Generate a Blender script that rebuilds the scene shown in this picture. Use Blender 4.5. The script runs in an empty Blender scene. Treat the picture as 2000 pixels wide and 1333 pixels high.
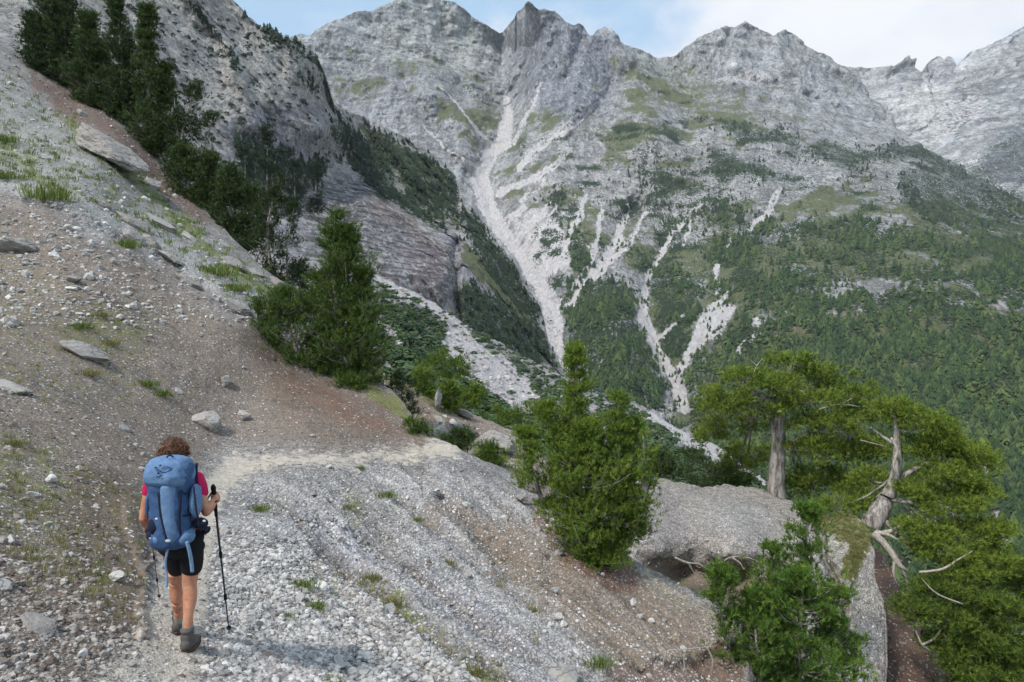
import bpy, math, random
import numpy as np
R_ = math.radians
# ------------------------------------------------------------------ camera, sky, sun, exposure
SC = bpy.context.scene
F_PX, W_PX, H_PX, PITCH = 1444.0, 2000.0, 1333.0, R_(1.85)
cam_d = bpy.data.cameras.new('camera'); cam = bpy.data.objects.new('camera', cam_d)
SC.collection.objects.link(cam)
cam_d.sensor_width = 36.0; cam_d.lens = 36.0 * F_PX / W_PX
cam_d.clip_start = 0.1; cam_d.clip_end = 60000
cam.location = (0, 0, 0); cam.rotation_euler = (math.pi / 2 - PITCH, 0, 0)
SC.camera = cam
SUN_EL, SUN_AZ = R_(50), R_(222)          # high, behind the camera's left shoulder
w = bpy.data.worlds.new("World"); SC.world = w; w.use_nodes = True
SC.view_settings.view_transform = 'Standard'; SC.view_settings.look = 'None'
SC.view_settings.gamma = 1.0; SC.view_settings.exposure = 0.88
HAZE = 4.6e-5
SKY_STRENGTH, SUN_STRENGTH = 0.105, 2.2
SC.cycles.max_bounces = 5; SC.cycles.diffuse_bounces = 3; SC.cycles.glossy_bounces = 1
SC.cycles.transmission_bounces = 2; SC.cycles.volume_bounces = 0
SC.cycles.use_adaptive_sampling = True; SC.cycles.adaptive_threshold = 0.02

class G:
    """terse node building"""
    def __init__(s, nt): s.t = nt; nt.nodes.clear()
    def n(s, typ, ins=None, **kw):
        nd = s.t.nodes.new(typ)
        for k, v in kw.items(): setattr(nd, k, v)
        if ins:
            for k, v in ins.items():
                sk = nd.inputs[k]
                if isinstance(v, bpy.types.NodeSocket): s.t.links.new(v, sk)
                else: sk.default_value = v
        return nd
    def math(s, op, a, b=None, clamp=False):
        d = {0: a}
        if b is not None: d[1] = b
        nd = s.n('ShaderNodeMath', d, operation=op, use_clamp=clamp); return nd.outputs[0]
    def mix(s, f, a, b, mode='MIX'):
        nd = s.n('ShaderNodeMix', {0: f, 6: a, 7: b}, data_type='RGBA', blend_type=mode)
        return nd.outputs[2]
    def ss(s, x, lo, hi, a=0.0, b=1.0):
        nd = s.n('ShaderNodeMapRange', {0: x, 1: lo, 2: hi, 3: a, 4: b}, interpolation_type='SMOOTHSTEP'); return nd.outputs[0]
    def lin(s, x, lo, hi, a=0.0, b=1.0):
        nd = s.n('ShaderNodeMapRange', {0: x, 1: lo, 2: hi, 3: a, 4: b}); return nd.outputs[0]
    def noise(s, vec, scale, detail=4, rough=0.55, dist=0.0):
        nd = s.n('ShaderNodeTexNoise', {'Vector': vec, 'Scale': scale, 'Detail': detail, 'Roughness': rough, 'Distortion': dist}); return nd.outputs['Fac']
    def map(s, vec, scale=(1, 1, 1), rot=(0, 0, 0), loc=(0, 0, 0)):
        nd = s.n('ShaderNodeMapping', {'Vector': vec, 'Scale': scale, 'Rotation': rot, 'Location': loc}); return nd.outputs[0]
    def attr(s, name):
        return s.n('ShaderNodeAttribute', attribute_name=name)
    def coord(s): return s.n('ShaderNodeTexCoord').outputs['Object']

def lin(c):
    c = c / 255.0
    return c / 12.92 if c <= 0.04045 else ((c + 0.055) / 1.055) ** 2.4
def C(r, g, b): return (lin(r), lin(g), lin(b), 1.0)

def build_world():
    g = G(w.node_tree)
    sky = g.n('ShaderNodeTexSky', sky_type='NISHITA', sun_disc=False, sun_elevation=SUN_EL, sun_rotation=SUN_AZ,
              altitude=1500, air_density=1.0, dust_density=1.6, ozone_density=1.0)
    tc = g.n('ShaderNodeTexCoord').outputs['Generated']
    v = g.map(tc, scale=(1.0, 1.0, 2.4), loc=(0.37, 0.1, 0.55))
    n1 = g.noise(v, 2.6, 7, 0.55, 0.25)
    cl = g.ss(n1, 0.47, 0.62)
    v2 = g.map(tc, scale=(1.0, 1.0, 1.7), loc=(2.3, 1.1, 0.2))
    n2 = g.noise(v2, 3.1, 6, 0.5)
    grey = g.mix(g.ss(n2, 0.42, 0.66), (5.6, 5.65, 5.85, 1), (4.5, 4.7, 5.2, 1))
    thin = g.mix(0.72, sky.outputs[0], (2.7, 4.1, 5.5, 1))
    col = g.mix(cl, thin, grey)
    bg = g.n('ShaderNodeBackground', {'Color': col, 'Strength': SKY_STRENGTH})
    g.n('ShaderNodeOutputWorld', {0: bg.outputs[0]})
build_world()
sun_d = bpy.data.lights.new('sun', 'SUN'); sun = bpy.data.objects.new('sun', sun_d); SC.collection.objects.link(sun)
sun_d.energy = SUN_STRENGTH; sun_d.angle = R_(7); sun_d.color = (1.0, 0.965, 0.91)
sx, sy, sz = math.sin(SUN_AZ) * math.cos(SUN_EL), math.cos(SUN_AZ) * math.cos(SUN_EL), math.sin(SUN_EL)
from mathutils import Vector, Matrix, Quaternion
sun.rotation_euler = Vector((-sx, -sy, -sz)).to_track_quat('-Z', 'Y').to_euler()
sun.location = (sx * 50, sy * 50, sz * 50)

# ------------------------------------------------------------------ numeric helpers
def ray(px, py, Y):
    """world point on the line of sight of photo pixel (px, py) at forward distance Y"""
    dx = (np.asarray(px, float) - W_PX / 2) / F_PX; dy = (H_PX / 2 - np.asarray(py, float)) / F_PX
    c, s = math.cos(PITCH), math.sin(PITCH)
    vy = c + dy * s; vz = -s + dy * c
    k = np.asarray(Y, float) / vy
    return np.stack([dx * k, np.broadcast_to(vy * k, np.shape(dx * k)), vz * k], -1)
def project(P):
    c, s = math.cos(PITCH), math.sin(PITCH)
    f = P[..., 1] * c - P[..., 2] * s; u = P[..., 1] * s + P[..., 2] * c
    return W_PX / 2 + P[..., 0] / f * F_PX, H_PX / 2 - u / f * F_PX, f

def _h(ix, iy, iz, seed):
    h = (ix.astype(np.uint32) * np.uint32(374761393)) ^ (iy.astype(np.uint32) * np.uint32(668265263)) ^ (iz.astype(np.uint32) * np.uint32(2147483647)) ^ np.uint32((seed * 1274126177) & 0xffffffff)
    h = (h ^ (h >> np.uint32(13))) * np.uint32(1274126177); h ^= h >> np.uint32(16); h *= np.uint32(2246822519); h ^= h >> np.uint32(13)
    return h.astype(np.float32) / np.float32(4294967295.0) * 2 - 1
def noise3(p, seed=0):
    i = np.floor(p).astype(np.int64); f = (p - i).astype(np.float32)
    u = f * f * f * (f * (f * 6 - 15) + 10); x, y, z = i[..., 0], i[..., 1], i[..., 2]
    def l(a, b, t): return a + (b - a) * t
    r = []
    for dz in (0, 1):
        a = l(_h(x, y, z + dz, seed), _h(x + 1, y, z + dz, seed), u[..., 0])
        b = l(_h(x, y + 1, z + dz, seed), _h(x + 1, y + 1, z + dz, seed), u[..., 0])
        r.append(l(a, b, u[..., 1]))
    return l(r[0], r[1], u[..., 2])
def fbm(p, octs=5, gain=0.5, lac=2.03, seed=0):
    s = 0; a = 1.0; t = 0
    for o in range(octs):
        s = s + a * noise3(p * lac ** o + o * 17.3, seed + o); t += a; a *= gain
    return s / t
def ridged(p, octs=5, gain=0.5, lac=2.03, seed=0):
    s = 0; a = 1.0; t = 0
    for o in range(octs):
        s = s + a * (1 - np.abs(noise3(p * lac ** o + o * 9.7, seed + o)) * 2); t += a; a *= gain
    return s / t
def sstep(a, b, x):
    t = np.clip((x - a) / (b - a), 0, 1); return t * t * (3 - 2 * t)

def rbf(ctrl):
    c = np.array(ctrl, float); X = c[:, :2] / 1000.0; v = np.log(c[:, 2]); n = len(c)
    def U(r2): return np.where(r2 > 1e-12, r2 * np.log(np.maximum(r2, 1e-12)), 0)
    K = U(((X[:, None] - X[None]) ** 2).sum(-1)) + np.eye(n) * 3e-4
    Pm = np.c_[np.ones(n), X]; A = np.zeros((n + 3, n + 3)); A[:n, :n] = K; A[:n, n:] = Pm; A[n:, :n] = Pm.T
    sol = np.linalg.solve(A, np.r_[v, 0, 0, 0])
    lo, hi = c[:, 2].min() * 0.8, c[:, 2].max() * 1.15
    def f(px, py):
        px = np.asarray(px, float); py = np.asarray(py, float); q = np.stack([px, py], -1) / 1000.0
        out = sol[n] + q[..., 0] * sol[n + 1] + q[..., 1] * sol[n + 2]
        for i in range(n): out = out + sol[i] * U(((q - X[i]) ** 2).sum(-1))
        return np.clip(np.exp(out), lo, hi)
    return f

def d_poly(x, y, pts):
    """signed distance, positive inside"""
    pts = np.array(pts, float); inside = np.zeros(x.shape, bool); d = np.full(x.shape, 1e9)
    n = len(pts)
    for i in range(n):
        x0, y0 = pts[i]; x1, y1 = pts[(i + 1) % n]
        ex, ey = x1 - x0, y1 - y0; L = ex * ex + ey * ey + 1e-9
        t = np.clip(((x - x0) * ex + (y - y0) * ey) / L, 0, 1)
        d = np.minimum(d, np.hypot(x - x0 - t * ex, y - y0 - t * ey))
        c = ((y0 > y) != (y1 > y)) & (x < (x1 - x0) * (y - y0) / (y1 - y0 + 1e-12) + x0); inside ^= c
    return np.where(inside, d, -d)
def d_stroke(x, y, pts):
    """positive inside the stroke, pts = (x, y, half width)"""
    d = np.full(x.shape, -1e9)
    for (x0, y0, w0), (x1, y1, w1) in zip(pts[:-1], pts[1:]):
        ex, ey = x1 - x0, y1 - y0; t = np.clip(((x - x0) * ex + (y - y0) * ey) / (ex * ex + ey * ey + 1e-9), 0, 1)
        d = np.maximum(d, w0 + (w1 - w0) * t - np.hypot(x - x0 - t * ex, y - y0 - t * ey))
    return d
_W = {}
def mask(PX, PY, items, warp=12, ws=40.0, seed=5):
    """items: (strength, softness, 'p'|'s'|'e', data)"""
    PX = np.asarray(PX, float); PY = np.asarray(PY, float); key = (PX.shape, float(PX.flat[0]) if PX.size else 0, float(PY.ravel()[-1]) if PX.size else 0, float(PY.sum()), ws)
    if key not in _W:
        if len(_W) > 6: _W.clear()
        q = np.stack([PX / ws, PY / ws, np.zeros_like(PX)], -1); _W[key] = (fbm(q, 5, 0.62, seed=5), fbm(q + 31.7, 5, 0.62, seed=8))
    wx, wy = _W[key]; x = PX + warp * wx * 2.0; y = PY + warp * wy * 2.0
    out = np.zeros(PX.shape)
    for st, soft, kind, data in items:
        if kind == 'p': d = d_poly(x, y, data)
        elif kind == 's': d = d_stroke(x, y, data)
        else:
            cx, cy, rx, ry = data; d = (1 - np.hypot((x - cx) / rx, (y - cy) / ry)) * min(rx, ry)
        out = np.maximum(out, st * sstep(-soft, soft, d))
    return out

# ------------------------------------------------------------------ mesh helpers
COL = SC.collection
def mesh_from(name, V, Fc, mat=None, smooth=True, attrs=None, parent=None, quads=None):
    """V (n,3), Fc (m,k) one face size k"""
    me = bpy.data.meshes.new(name); V = np.asarray(V, np.float32); Fc = np.asarray(Fc, np.int32)
    k = Fc.shape[1]; m = len(Fc)
    me.vertices.add(len(V)); me.vertices.foreach_set('co', V.ravel())
    me.loops.add(m * k); me.loops.foreach_set('vertex_index', Fc.ravel())
    me.polygons.add(m); me.polygons.foreach_set('loop_start', np.arange(0, m * k, k, dtype=np.int32))
    me.polygons.foreach_set('use_smooth', np.full(m, smooth, bool))
    me.update(calc_edges=True)
    if attrs:
        for an, arr in attrs.items():
            arr = np.asarray(arr, np.float32)
            if arr.ndim == 2:
                a = me.color_attributes.new(an, 'FLOAT_COLOR', 'POINT'); a.data.foreach_set('color', np.c_[arr[:, :3], np.ones(len(arr))].astype(np.float32).ravel())
            else:
                a = me.attributes.new(an, 'FLOAT', 'POINT'); a.data.foreach_set('value', arr)
    if mat: me.materials.append(mat)
    o = bpy.data.objects.new(name, me); COL.objects.link(o)
    if parent: o.parent = parent
    return o
def tag(o, label=None, cat=None, group=None, kind=None):
    if label: o['label'] = label
    if cat: o['category'] = cat
    if group: o['group'] = group
    if kind: o['kind'] = kind
    return o
def empty(name, loc, label, cat, group=None, rz=0.0):
    o = bpy.data.objects.new(name, None); COL.objects.link(o); o.location = loc; o.rotation_euler = (0, 0, rz); o.empty_display_size = 0.2
    return tag(o, label, cat, group)
def grid_faces(nr, nc):
    i = np.arange(nr - 1)[:, None] * nc + np.arange(nc - 1)[None]
    return np.stack([i, i + 1, i + nc + 1, i + nc], -1).reshape(-1, 4)
def scatter_mesh(name, proto_V, proto_F, pos, scl, rotz, mat, tilt=None, rnd=None, smooth=False, extra=None, zup=None):
    """one mesh of many copies; protos is a list of vertex arrays with the same faces"""
    rng = np.random.default_rng(7); n = len(pos); pv = np.array(proto_V); k = rng.integers(0, len(pv), n)
    V = pv[k] * (scl[:, None, :] if np.ndim(scl) == 2 else scl[:, None, None])
    if tilt is not None:
        ca, sa = np.cos(tilt)[:, None], np.sin(tilt)[:, None]
        y = V[..., 1] * ca - V[..., 2] * sa; z = V[..., 1] * sa + V[..., 2] * ca; V = np.stack([V[..., 0], y, z], -1)
    c, s = np.cos(rotz)[:, None], np.sin(rotz)[:, None]
    V = np.stack([V[..., 0] * c - V[..., 1] * s, V[..., 0] * s + V[..., 1] * c, V[..., 2]], -1) + pos[:, None]
    nv = pv.shape[1]; Fc = (np.asarray(proto_F)[None] + (np.arange(n) * nv)[:, None, None]).reshape(-1, np.shape(proto_F)[1])
    at = {'rnd': np.repeat(rng.random(n) if rnd is None else rnd, nv)}
    return mesh_from(name, V.reshape(-1, 3), Fc, mat, smooth, at)
def ico(sub=0):
    t = (1 + 5 ** .5) / 2
    V = [(-1, t, 0), (1, t, 0), (-1, -t, 0), (1, -t, 0), (0, -1, t), (0, 1, t), (0, -1, -t), (0, 1, -t), (t, 0, -1), (t, 0, 1), (-t, 0, -1), (-t, 0, 1)]
    V = [Vector(v).normalized() for v in V]
    Fc = [(0, 11, 5), (0, 5, 1), (0, 1, 7), (0, 7, 10), (0, 10, 11), (1, 5, 9), (5, 11, 4), (11, 10, 2), (10, 7, 6), (7, 1, 8), (3, 9, 4), (3, 4, 2), (3, 2, 6), (3, 6, 8), (3, 8, 9), (4, 9, 5), (2, 4, 11), (6, 2, 10), (8, 6, 7), (9, 8, 1)]
    for _ in range(sub):
        cache = {}; nf = []
        def mid(a, b):
            k = (min(a, b), max(a, b))
            if k not in cache: V.append(((V[a] + V[b]) / 2).normalized()); cache[k] = len(V) - 1
            return cache[k]
        for a, b, c in Fc:
            ab, bc, ca = mid(a, b), mid(b, c), mid(c, a); nf += [(a, ab, ca), (b, bc, ab), (c, ca, bc), (ab, bc, ca)]
        Fc = nf
    return np.array([tuple(v) for v in V]), np.array(Fc)
def stone_proto(sub, seed, flat=0.6, rough=0.35, cuts=5):
    """angular stone: a ball with planes shaved off it"""
    V, Fc = ico(sub); rng = np.random.default_rng(seed); V = V.copy()
    for _ in range(cuts):
        nrm = rng.normal(size=3); nrm /= np.linalg.norm(nrm); h = rng.uniform(0.35, 0.75)
        d = V @ nrm - h; V -= np.where(d > 0, d, 0)[:, None] * nrm
    V *= (1 + rough * 0.35 * fbm(V * 2.1 + seed * 3.1, 3, seed=seed))[:, None]
    V *= np.array([1.0, rng.uniform(0.6, 0.9), flat * rng.uniform(0.75, 1.2)])
    return V, Fc

# ------------------------------------------------------------------ landforms
def interp_line(pts, x):
    p = np.array(pts, float); return np.interp(x, p[:, 0], p[:, 1])
def layer(name, sky, bot, ctrl, px0, px1, nx, nv, disp, paint, mat, jag=(2.0, 40.0), relief=None, back=(8, 1.0), vpow=1.0, kindtag='structure', tintw=(14, 60), label=None, cat=None, minY=None):
    px = np.linspace(px0, px1, nx)
    j = jag[0] * 2.2 * fbm(np.stack([px / jag[1], px * 0, px * 0 + 3.3], -1), 6, 0.62, seed=len(name))
    S = interp_line(sky, px) + j; B = interp_line(bot, px)
    v = np.linspace(0, 1, nv) ** vpow
    PX = np.broadcast_to(px[None], (nv, nx)).copy(); PY = B[None] + (S - B)[None] * v[:, None]
    Y = rbf(ctrl)(PX, PY)
    if relief is not None:
        for st, soft, kind, data in relief:
            if name == 'mountain_massif': st *= 1.25; soft *= 1.5
            Y = Y * (1 + st * mask(PX, PY, [(1.0, soft, kind, data)], 6, 40))
    if minY is not None: Y = np.maximum(Y, minY)
    P = ray(PX, PY, Y)
    for kind, ay, az, sc, octs, seed in disp:
        q = P / np.array(sc)
        nz = (ridged(q, octs, seed=seed) if kind == 'r' else fbm(q, octs, 0.55, seed=seed))
        if kind == 'x': P[..., 0] += nz * ay; continue
        P[..., 1] += nz * ay * (Y if kind != 'a' else 1); P[..., 2] += nz * az * (Y if kind != 'a' else 1)
    att = paint(PX, PY, P)
    K, stp = back
    last = P[-1]; rows = [P]; Yl = Y[-1]
    for k in range(1, K + 1):
        t = stp * Yl * (0.012 * k ** 1.8)
        r = last.copy(); r[:, 1] += t; r[:, 2] -= t * (0.35 + 0.09 * k); rows.append(r[None])
    # the right end turned down and away so that no paper edge is left
    G_ = np.concatenate(rows, 0); nr = G_.shape[0]
    at = {}
    for k, a in att.items():
        a = np.asarray(a); pad = np.repeat(a[-1:], K, 0); a2 = np.concatenate([a, pad], 0)
        at[k] = a2.reshape(-1, 3) if a2.ndim == 3 else a2.reshape(-1)
    o = mesh_from(name, G_.reshape(-1, 3), grid_faces(nr, nx), mat, True, at)
    tag(o, label, cat, kind=kindtag)
    return dict(o=o, P=P, px=px, v=v, S=S, B=B, nx=nx, nv=nv, PX=PX, PY=PY, vpow=vpow)
def surf(L, X, Yp):
    """surface point of a landform at photo pixel arrays"""
    X = np.asarray(X, float); Yp = np.asarray(Yp, float)
    fi = (X - L['px'][0]) / (L['px'][-1] - L['px'][0]) * (L['nx'] - 1)
    S = np.interp(X, L['px'], L['S']); B = np.interp(X, L['px'], L['B'])
    v = np.clip((Yp - B) / (S - B), 0, 1); fj = v ** (1 / L['vpow']) * (L['nv'] - 1)
    i = np.clip(np.floor(fi).astype(int), 0, L['nx'] - 2); j = np.clip(np.floor(fj).astype(int), 0, L['nv'] - 2)
    a = np.clip(fi - i, 0, 1)[..., None]; b = np.clip(fj - j, 0, 1)[..., None]; P = L['P']
    return (P[j, i] * (1 - a) + P[j, i + 1] * a) * (1 - b) + (P[j + 1, i] * (1 - a) + P[j + 1, i + 1] * a) * b
def inside(L, X, Yp):
    S = np.interp(X, L['px'], L['S']); B = np.interp(X, L['px'], L['B']); return (Yp > S + 1) & (Yp < B) & (X > L['px'][0]) & (X < L['px'][-1])
def sample(L, n, dens, box, seed, warp=12, ws=40):
    """n random pixels in box kept where dens(x, y) > random; returns surface points"""
    r = np.random.default_rng(seed); X = r.uniform(box[0], box[2], n); Yp = r.uniform(box[1], box[3], n)
    d = dens(X, Yp); k = (r.random(n) < d) & inside(L, X, Yp); X, Yp = X[k], Yp[k]
    return X, Yp, surf(L, X, Yp)
def tint(PX, PY, base, items, warp=14, ws=60.0, seed=11):
    out = np.ones(PX.shape + (3,)) * np.array(base[:3])
    for i, (col, st, soft, kind, data) in enumerate(items):
        m = mask(PX, PY, [(st, soft, kind, data)], warp, ws, seed + i)[..., None]; out = out * (1 - m) + np.array(col[:3]) * m
    return out

# ------------------------------------------------------------------ materials of the terrain
def principled(g, col, rough=0.95, bump=None, bstr=0.5, bdist=1.0, spec=0.15):
    ins = {'Base Color': col, 'Roughness': rough, 'Specular IOR Level': spec}
    if bump is not None:
        b = g.n('ShaderNodeBump', {'Strength': bstr, 'Distance': bdist, 'Height': bump}); ins['Normal'] = b.outputs[0]
    return g.n('ShaderNodeBsdfPrincipled', ins)
def new_mat(name):
    m = bpy.data.materials.new(name); m.use_nodes = True; return m, G(m.node_tree)

def mountain_mat(name, s, band=None, speck=1.0, grass=(C(108, 112, 66), C(72, 82, 44)), veg=(C(58, 74, 50), C(34, 48, 36)), bstr=0.9, contrast=0.5, streak=None):
    """s: size in metres of the main rock features"""
    m, g = new_mat(name); co0 = g.coord(); co = g.map(co0, (1.0, 0.4, 0.62))
    big = g.noise(co, 1.0 / (s * 4), 6, 0.6)
    mid = g.noise(co, 1.0 / s, 9, 0.66, 0.3)
    fine = g.noise(co, 6.0 / s, 7, 0.7)
    st = streak or ((1.0, 1.0, 0.25), (0.0, 0.0, 0.0))
    sv = g.map(co0, scale=tuple(a * 1.6 / s for a in st[0]), rot=st[1])
    stv = g.noise(sv, 1.0, 8, 0.68, 0.4)
    crack = g.ss(g.math('ABSOLUTE', g.math('SUBTRACT', stv, 0.5)), 0.0, 0.035)
    tin = g.attr('tint').outputs['Color']
    val = g.math('ADD', g.lin(mid, 0.32, 0.68, 1 - contrast, 1 + contrast * 0.7), g.lin(fine, 0.35, 0.65, -0.34, 0.26))
    val = g.math('MULTIPLY', val, g.lin(crack, 0, 1, 0.5, 1.0))
    val = g.math('MULTIPLY', val, g.lin(big, 0.3, 0.7, 0.88, 1.12))
    if band:
        bv = g.map(co0, scale=band[0], rot=band[1]); bn = g.noise(bv, 1.0, 7, 0.65, 0.25)
        bw = g.ss(bn, 0.44, 0.56, 0.56, 1.18)
        bf = g.attr('band').outputs['Fac']
        val = g.math('MULTIPLY', val, g.math('ADD', g.math('MULTIPLY', g.math('SUBTRACT', bw, 1.0), bf), 1.0))
    vc = g.n('ShaderNodeCombineColor', {0: val, 1: val, 2: val}).outputs[0]
    rock = g.mix(1.0, tin, vc, 'MULTIPLY')
    f2 = g.noise(co, 3.2 / s, 9, 0.72, 0.5)
    rock = g.mix(g.math('MULTIPLY', g.ss(f2, 0.54, 0.6), 0.55), rock, C(206, 202, 196))
    rock = g.mix(g.math('MULTIPLY', g.ss(f2, 0.45, 0.39), 0.5), rock, C(96, 98, 98))
    scf = g.attr('scree').outputs['Fac']
    sn = g.math('ADD', scf, g.lin(fine, 0.3, 0.7, -0.35, 0.35))
    screec = g.mix(g.lin(fine, 0.3, 0.7), C(178, 172, 170), C(226, 220, 218))
    rock = g.mix(g.math('MULTIPLY', g.ss(sn, 0.35, 0.65), 0.9), rock, screec)
    gf = g.attr('grass').outputs['Fac']
    gn = g.math('ADD', gf, g.math('ADD', g.lin(mid, 0.3, 0.7, -0.4, 0.4), g.lin(fine, 0.3, 0.7, -0.25, 0.25)))
    gc = g.mix(g.lin(fine, 0.3, 0.7), grass[1], grass[0])
    c = g.mix(g.math('MULTIPLY', g.ss(gn, 0.4, 0.62), 0.85), rock, gc)
    vf = g.attr('veg').outputs['Fac']
    vsp = g.noise(co, 14.0 / s * speck, 4, 0.7)
    vn = g.math('ADD', vf, g.math('ADD', g.lin(vsp, 0.3, 0.7, -0.5, 0.5), g.lin(mid, 0.3, 0.7, -0.3, 0.3)))
    c = g.mix(g.ss(vn, 0.42, 0.58), c, g.mix(g.lin(vsp, 0.35, 0.65), veg[1], veg[0]))
    h = g.math('ADD', g.math('MULTIPLY', mid, 1.0), g.math('ADD', g.math('ADD', g.math('MULTIPLY', fine, 0.4), g.math('MULTIPLY', f2, 0.6)), g.math('MULTIPLY', stv, 0.5)))
    p = principled(g, c, 0.95, h, bstr, s * 0.45)
    g.n('ShaderNodeOutputMaterial', {0: p.outputs[0]}); return m

def ground_mat(name, stone=34.0, path=True):
    """limestone grit, brown needle litter, dry grass and trodden path"""
    m, g = new_mat(name); co = g.coord()
    wob = g.n('ShaderNodeVectorMath', {0: co, 1: g.n('ShaderNodeVectorMath', {0: g.n('ShaderNodeTexNoise', {'Vector': co, 'Scale': 9.0, 'Detail': 3}).outputs['Color'], 1: (0.03, 0.03, 0.03)}, operation='MULTIPLY').outputs[0]}, operation='ADD').outputs[0]
    v1 = g.n('ShaderNodeTexVoronoi', {'Vector': wob, 'Scale': stone * 0.42, 'Randomness': 1.0})
    v2 = g.n('ShaderNodeTexVoronoi', {'Vector': wob, 'Scale': stone, 'Randomness': 1.0})
    r1 = g.n('ShaderNodeSeparateColor', {0: v1.outputs['Color']}).outputs[0]; r2 = g.n('ShaderNodeSeparateColor', {0: v2.outputs['Color']}).outputs[1]
    n1 = g.noise(co, 0.7, 6, 0.6); n2 = g.noise(co, 6.0, 8, 0.7); n3 = g.noise(co, 40.0, 4, 0.7)
    tin = g.attr('tint').outputs['Color']
    soil = g.attr('soil').outputs['Fac']; grs = g.attr('grass').outputs['Fac']; pth = g.attr('path').outputs['Fac']; wht = g.attr('scree').outputs['Fac']
    val = g.math('MULTIPLY', g.lin(n2, 0.28, 0.72, 0.5, 1.25), g.lin(r2, 0, 1, 0.55, 1.25))
    val = g.math('MULTIPLY', val, g.lin(v2.outputs['Distance'], 0.25, 0.75, 1.1, 0.6))
    val = g.math('MULTIPLY', val, g.lin(n1, 0.3, 0.7, 0.88, 1.12))
    base = g.mix(1.0, tin, g.n('ShaderNodeCombineColor', {0: val, 1: val, 2: val}).outputs[0], 'MULTIPLY')
    # reddish brown litter between the stones
    sn = g.math('ADD', soil, g.math('ADD', g.lin(n2, 0.3, 0.7, -0.35, 0.35), g.lin(n1, 0.3, 0.7, -0.25, 0.25)))
    sf = g.math('MULTIPLY', g.ss(sn, 0.3, 0.8), g.ss(r2, 0.75, 0.85, 1.0, 0.35))
    rust = g.attr('rust').outputs['Fac']; sc = g.mix(g.lin(n3, 0.3, 0.7), g.mix(rust, C(94, 82, 71), C(78, 58, 48)), g.mix(rust, C(150, 134, 118), C(132, 100, 82)))
    base = g.mix(g.math('MULTIPLY', sf, 0.85), base, sc)
    # pale stones that lie in the grit
    th = g.math('SUBTRACT', 0.93, g.math('MULTIPLY', wht, 0.42))
    pf = g.math('MULTIPLY', g.math('GREATER_THAN', r1, th), g.ss(v1.outputs['Distance'], 0.3, 0.42, 1.0, 0.0))
    pc = g.mix(g.lin(r2, 0, 1), C(176, 170, 166), C(222, 218, 212))
    base = g.mix(pf, base, pc)
    # trodden path
    tp = g.mix(g.lin(n2, 0.3, 0.7), C(170, 159, 143), C(202, 192, 177))
    tp = g.mix(g.math('MULTIPLY', g.lin(r2, 0.7, 1.0), 0.4), tp, C(208, 200, 188))
    pn = g.math('ADD', pth, g.lin(n2, 0.3, 0.7, -0.3, 0.3))
    base = g.mix(g.math('MULTIPLY', g.ss(pn, 0.22, 0.72), 0.88), base, tp)
    # low herbs and grass
    gn = g.math('ADD', grs, g.math('ADD', g.lin(n2, 0.3, 0.7, -0.45, 0.45), g.lin(n3, 0.3, 0.7, -0.2, 0.2)))
    gc = g.mix(g.lin(n3, 0.3, 0.7), C(78, 88, 40), C(138, 142, 84))
    base = g.mix(g.math('MULTIPLY', g.ss(gn, 0.4, 0.7), 0.85), base, gc)
    h = g.math('ADD', g.math('MULTIPLY', g.math('SUBTRACT', 0.8, v2.outputs['Distance']), 0.35), g.math('ADD', g.math('MULTIPLY', n2, 1.3), g.math('MULTIPLY', pf, 0.7)))
    h = g.math('ADD', h, g.math('MULTIPLY', n3, 0.15))
    p = principled(g, base, 0.95, h, 0.9, 0.035)
    g.n('ShaderNodeOutputMaterial', {0: p.outputs[0]}); return m

# ================================================================== far: pale ridge closing the valley on the right
def paint_far(PX, PY, P):
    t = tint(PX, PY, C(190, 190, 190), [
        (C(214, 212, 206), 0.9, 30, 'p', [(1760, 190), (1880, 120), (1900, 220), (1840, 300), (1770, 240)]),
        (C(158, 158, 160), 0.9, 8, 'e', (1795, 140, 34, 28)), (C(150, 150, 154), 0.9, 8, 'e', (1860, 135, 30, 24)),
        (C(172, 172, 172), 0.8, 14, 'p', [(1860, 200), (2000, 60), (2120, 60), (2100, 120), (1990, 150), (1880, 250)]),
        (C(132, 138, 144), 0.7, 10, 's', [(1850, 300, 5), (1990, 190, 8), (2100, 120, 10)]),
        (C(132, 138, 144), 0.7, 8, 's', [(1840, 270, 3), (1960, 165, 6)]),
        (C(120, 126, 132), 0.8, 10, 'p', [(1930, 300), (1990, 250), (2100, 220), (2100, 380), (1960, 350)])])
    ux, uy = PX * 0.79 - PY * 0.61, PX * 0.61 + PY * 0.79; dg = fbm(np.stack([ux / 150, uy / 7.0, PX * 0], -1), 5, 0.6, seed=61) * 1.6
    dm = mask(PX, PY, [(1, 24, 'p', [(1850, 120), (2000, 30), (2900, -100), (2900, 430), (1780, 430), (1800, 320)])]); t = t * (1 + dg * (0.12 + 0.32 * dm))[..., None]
    veg = mask(PX, PY, [(0.75, 10, 'p', [(1900, 330), (1960, 285), (2100, 240), (2100, 420), (1960, 390)])])
    scr = mask(PX, PY, [(0.5, 14, 'p', [(1760, 230), (1900, 170), (1960, 200), (1850, 300)])])
    return dict(tint=t, veg=veg * 0.6, scree=scr, grass=np.full(PX.shape, 0.05), band=np.ones(PX.shape) * 0.7)
MF = mountain_mat('far_limestone', 70, band=((1 / 900, 1 / 500, 1 / 60), (0, R_(38), 0)), contrast=0.32, streak=((0.3, 1, 1.4), (0, R_(40), 0)))
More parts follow.
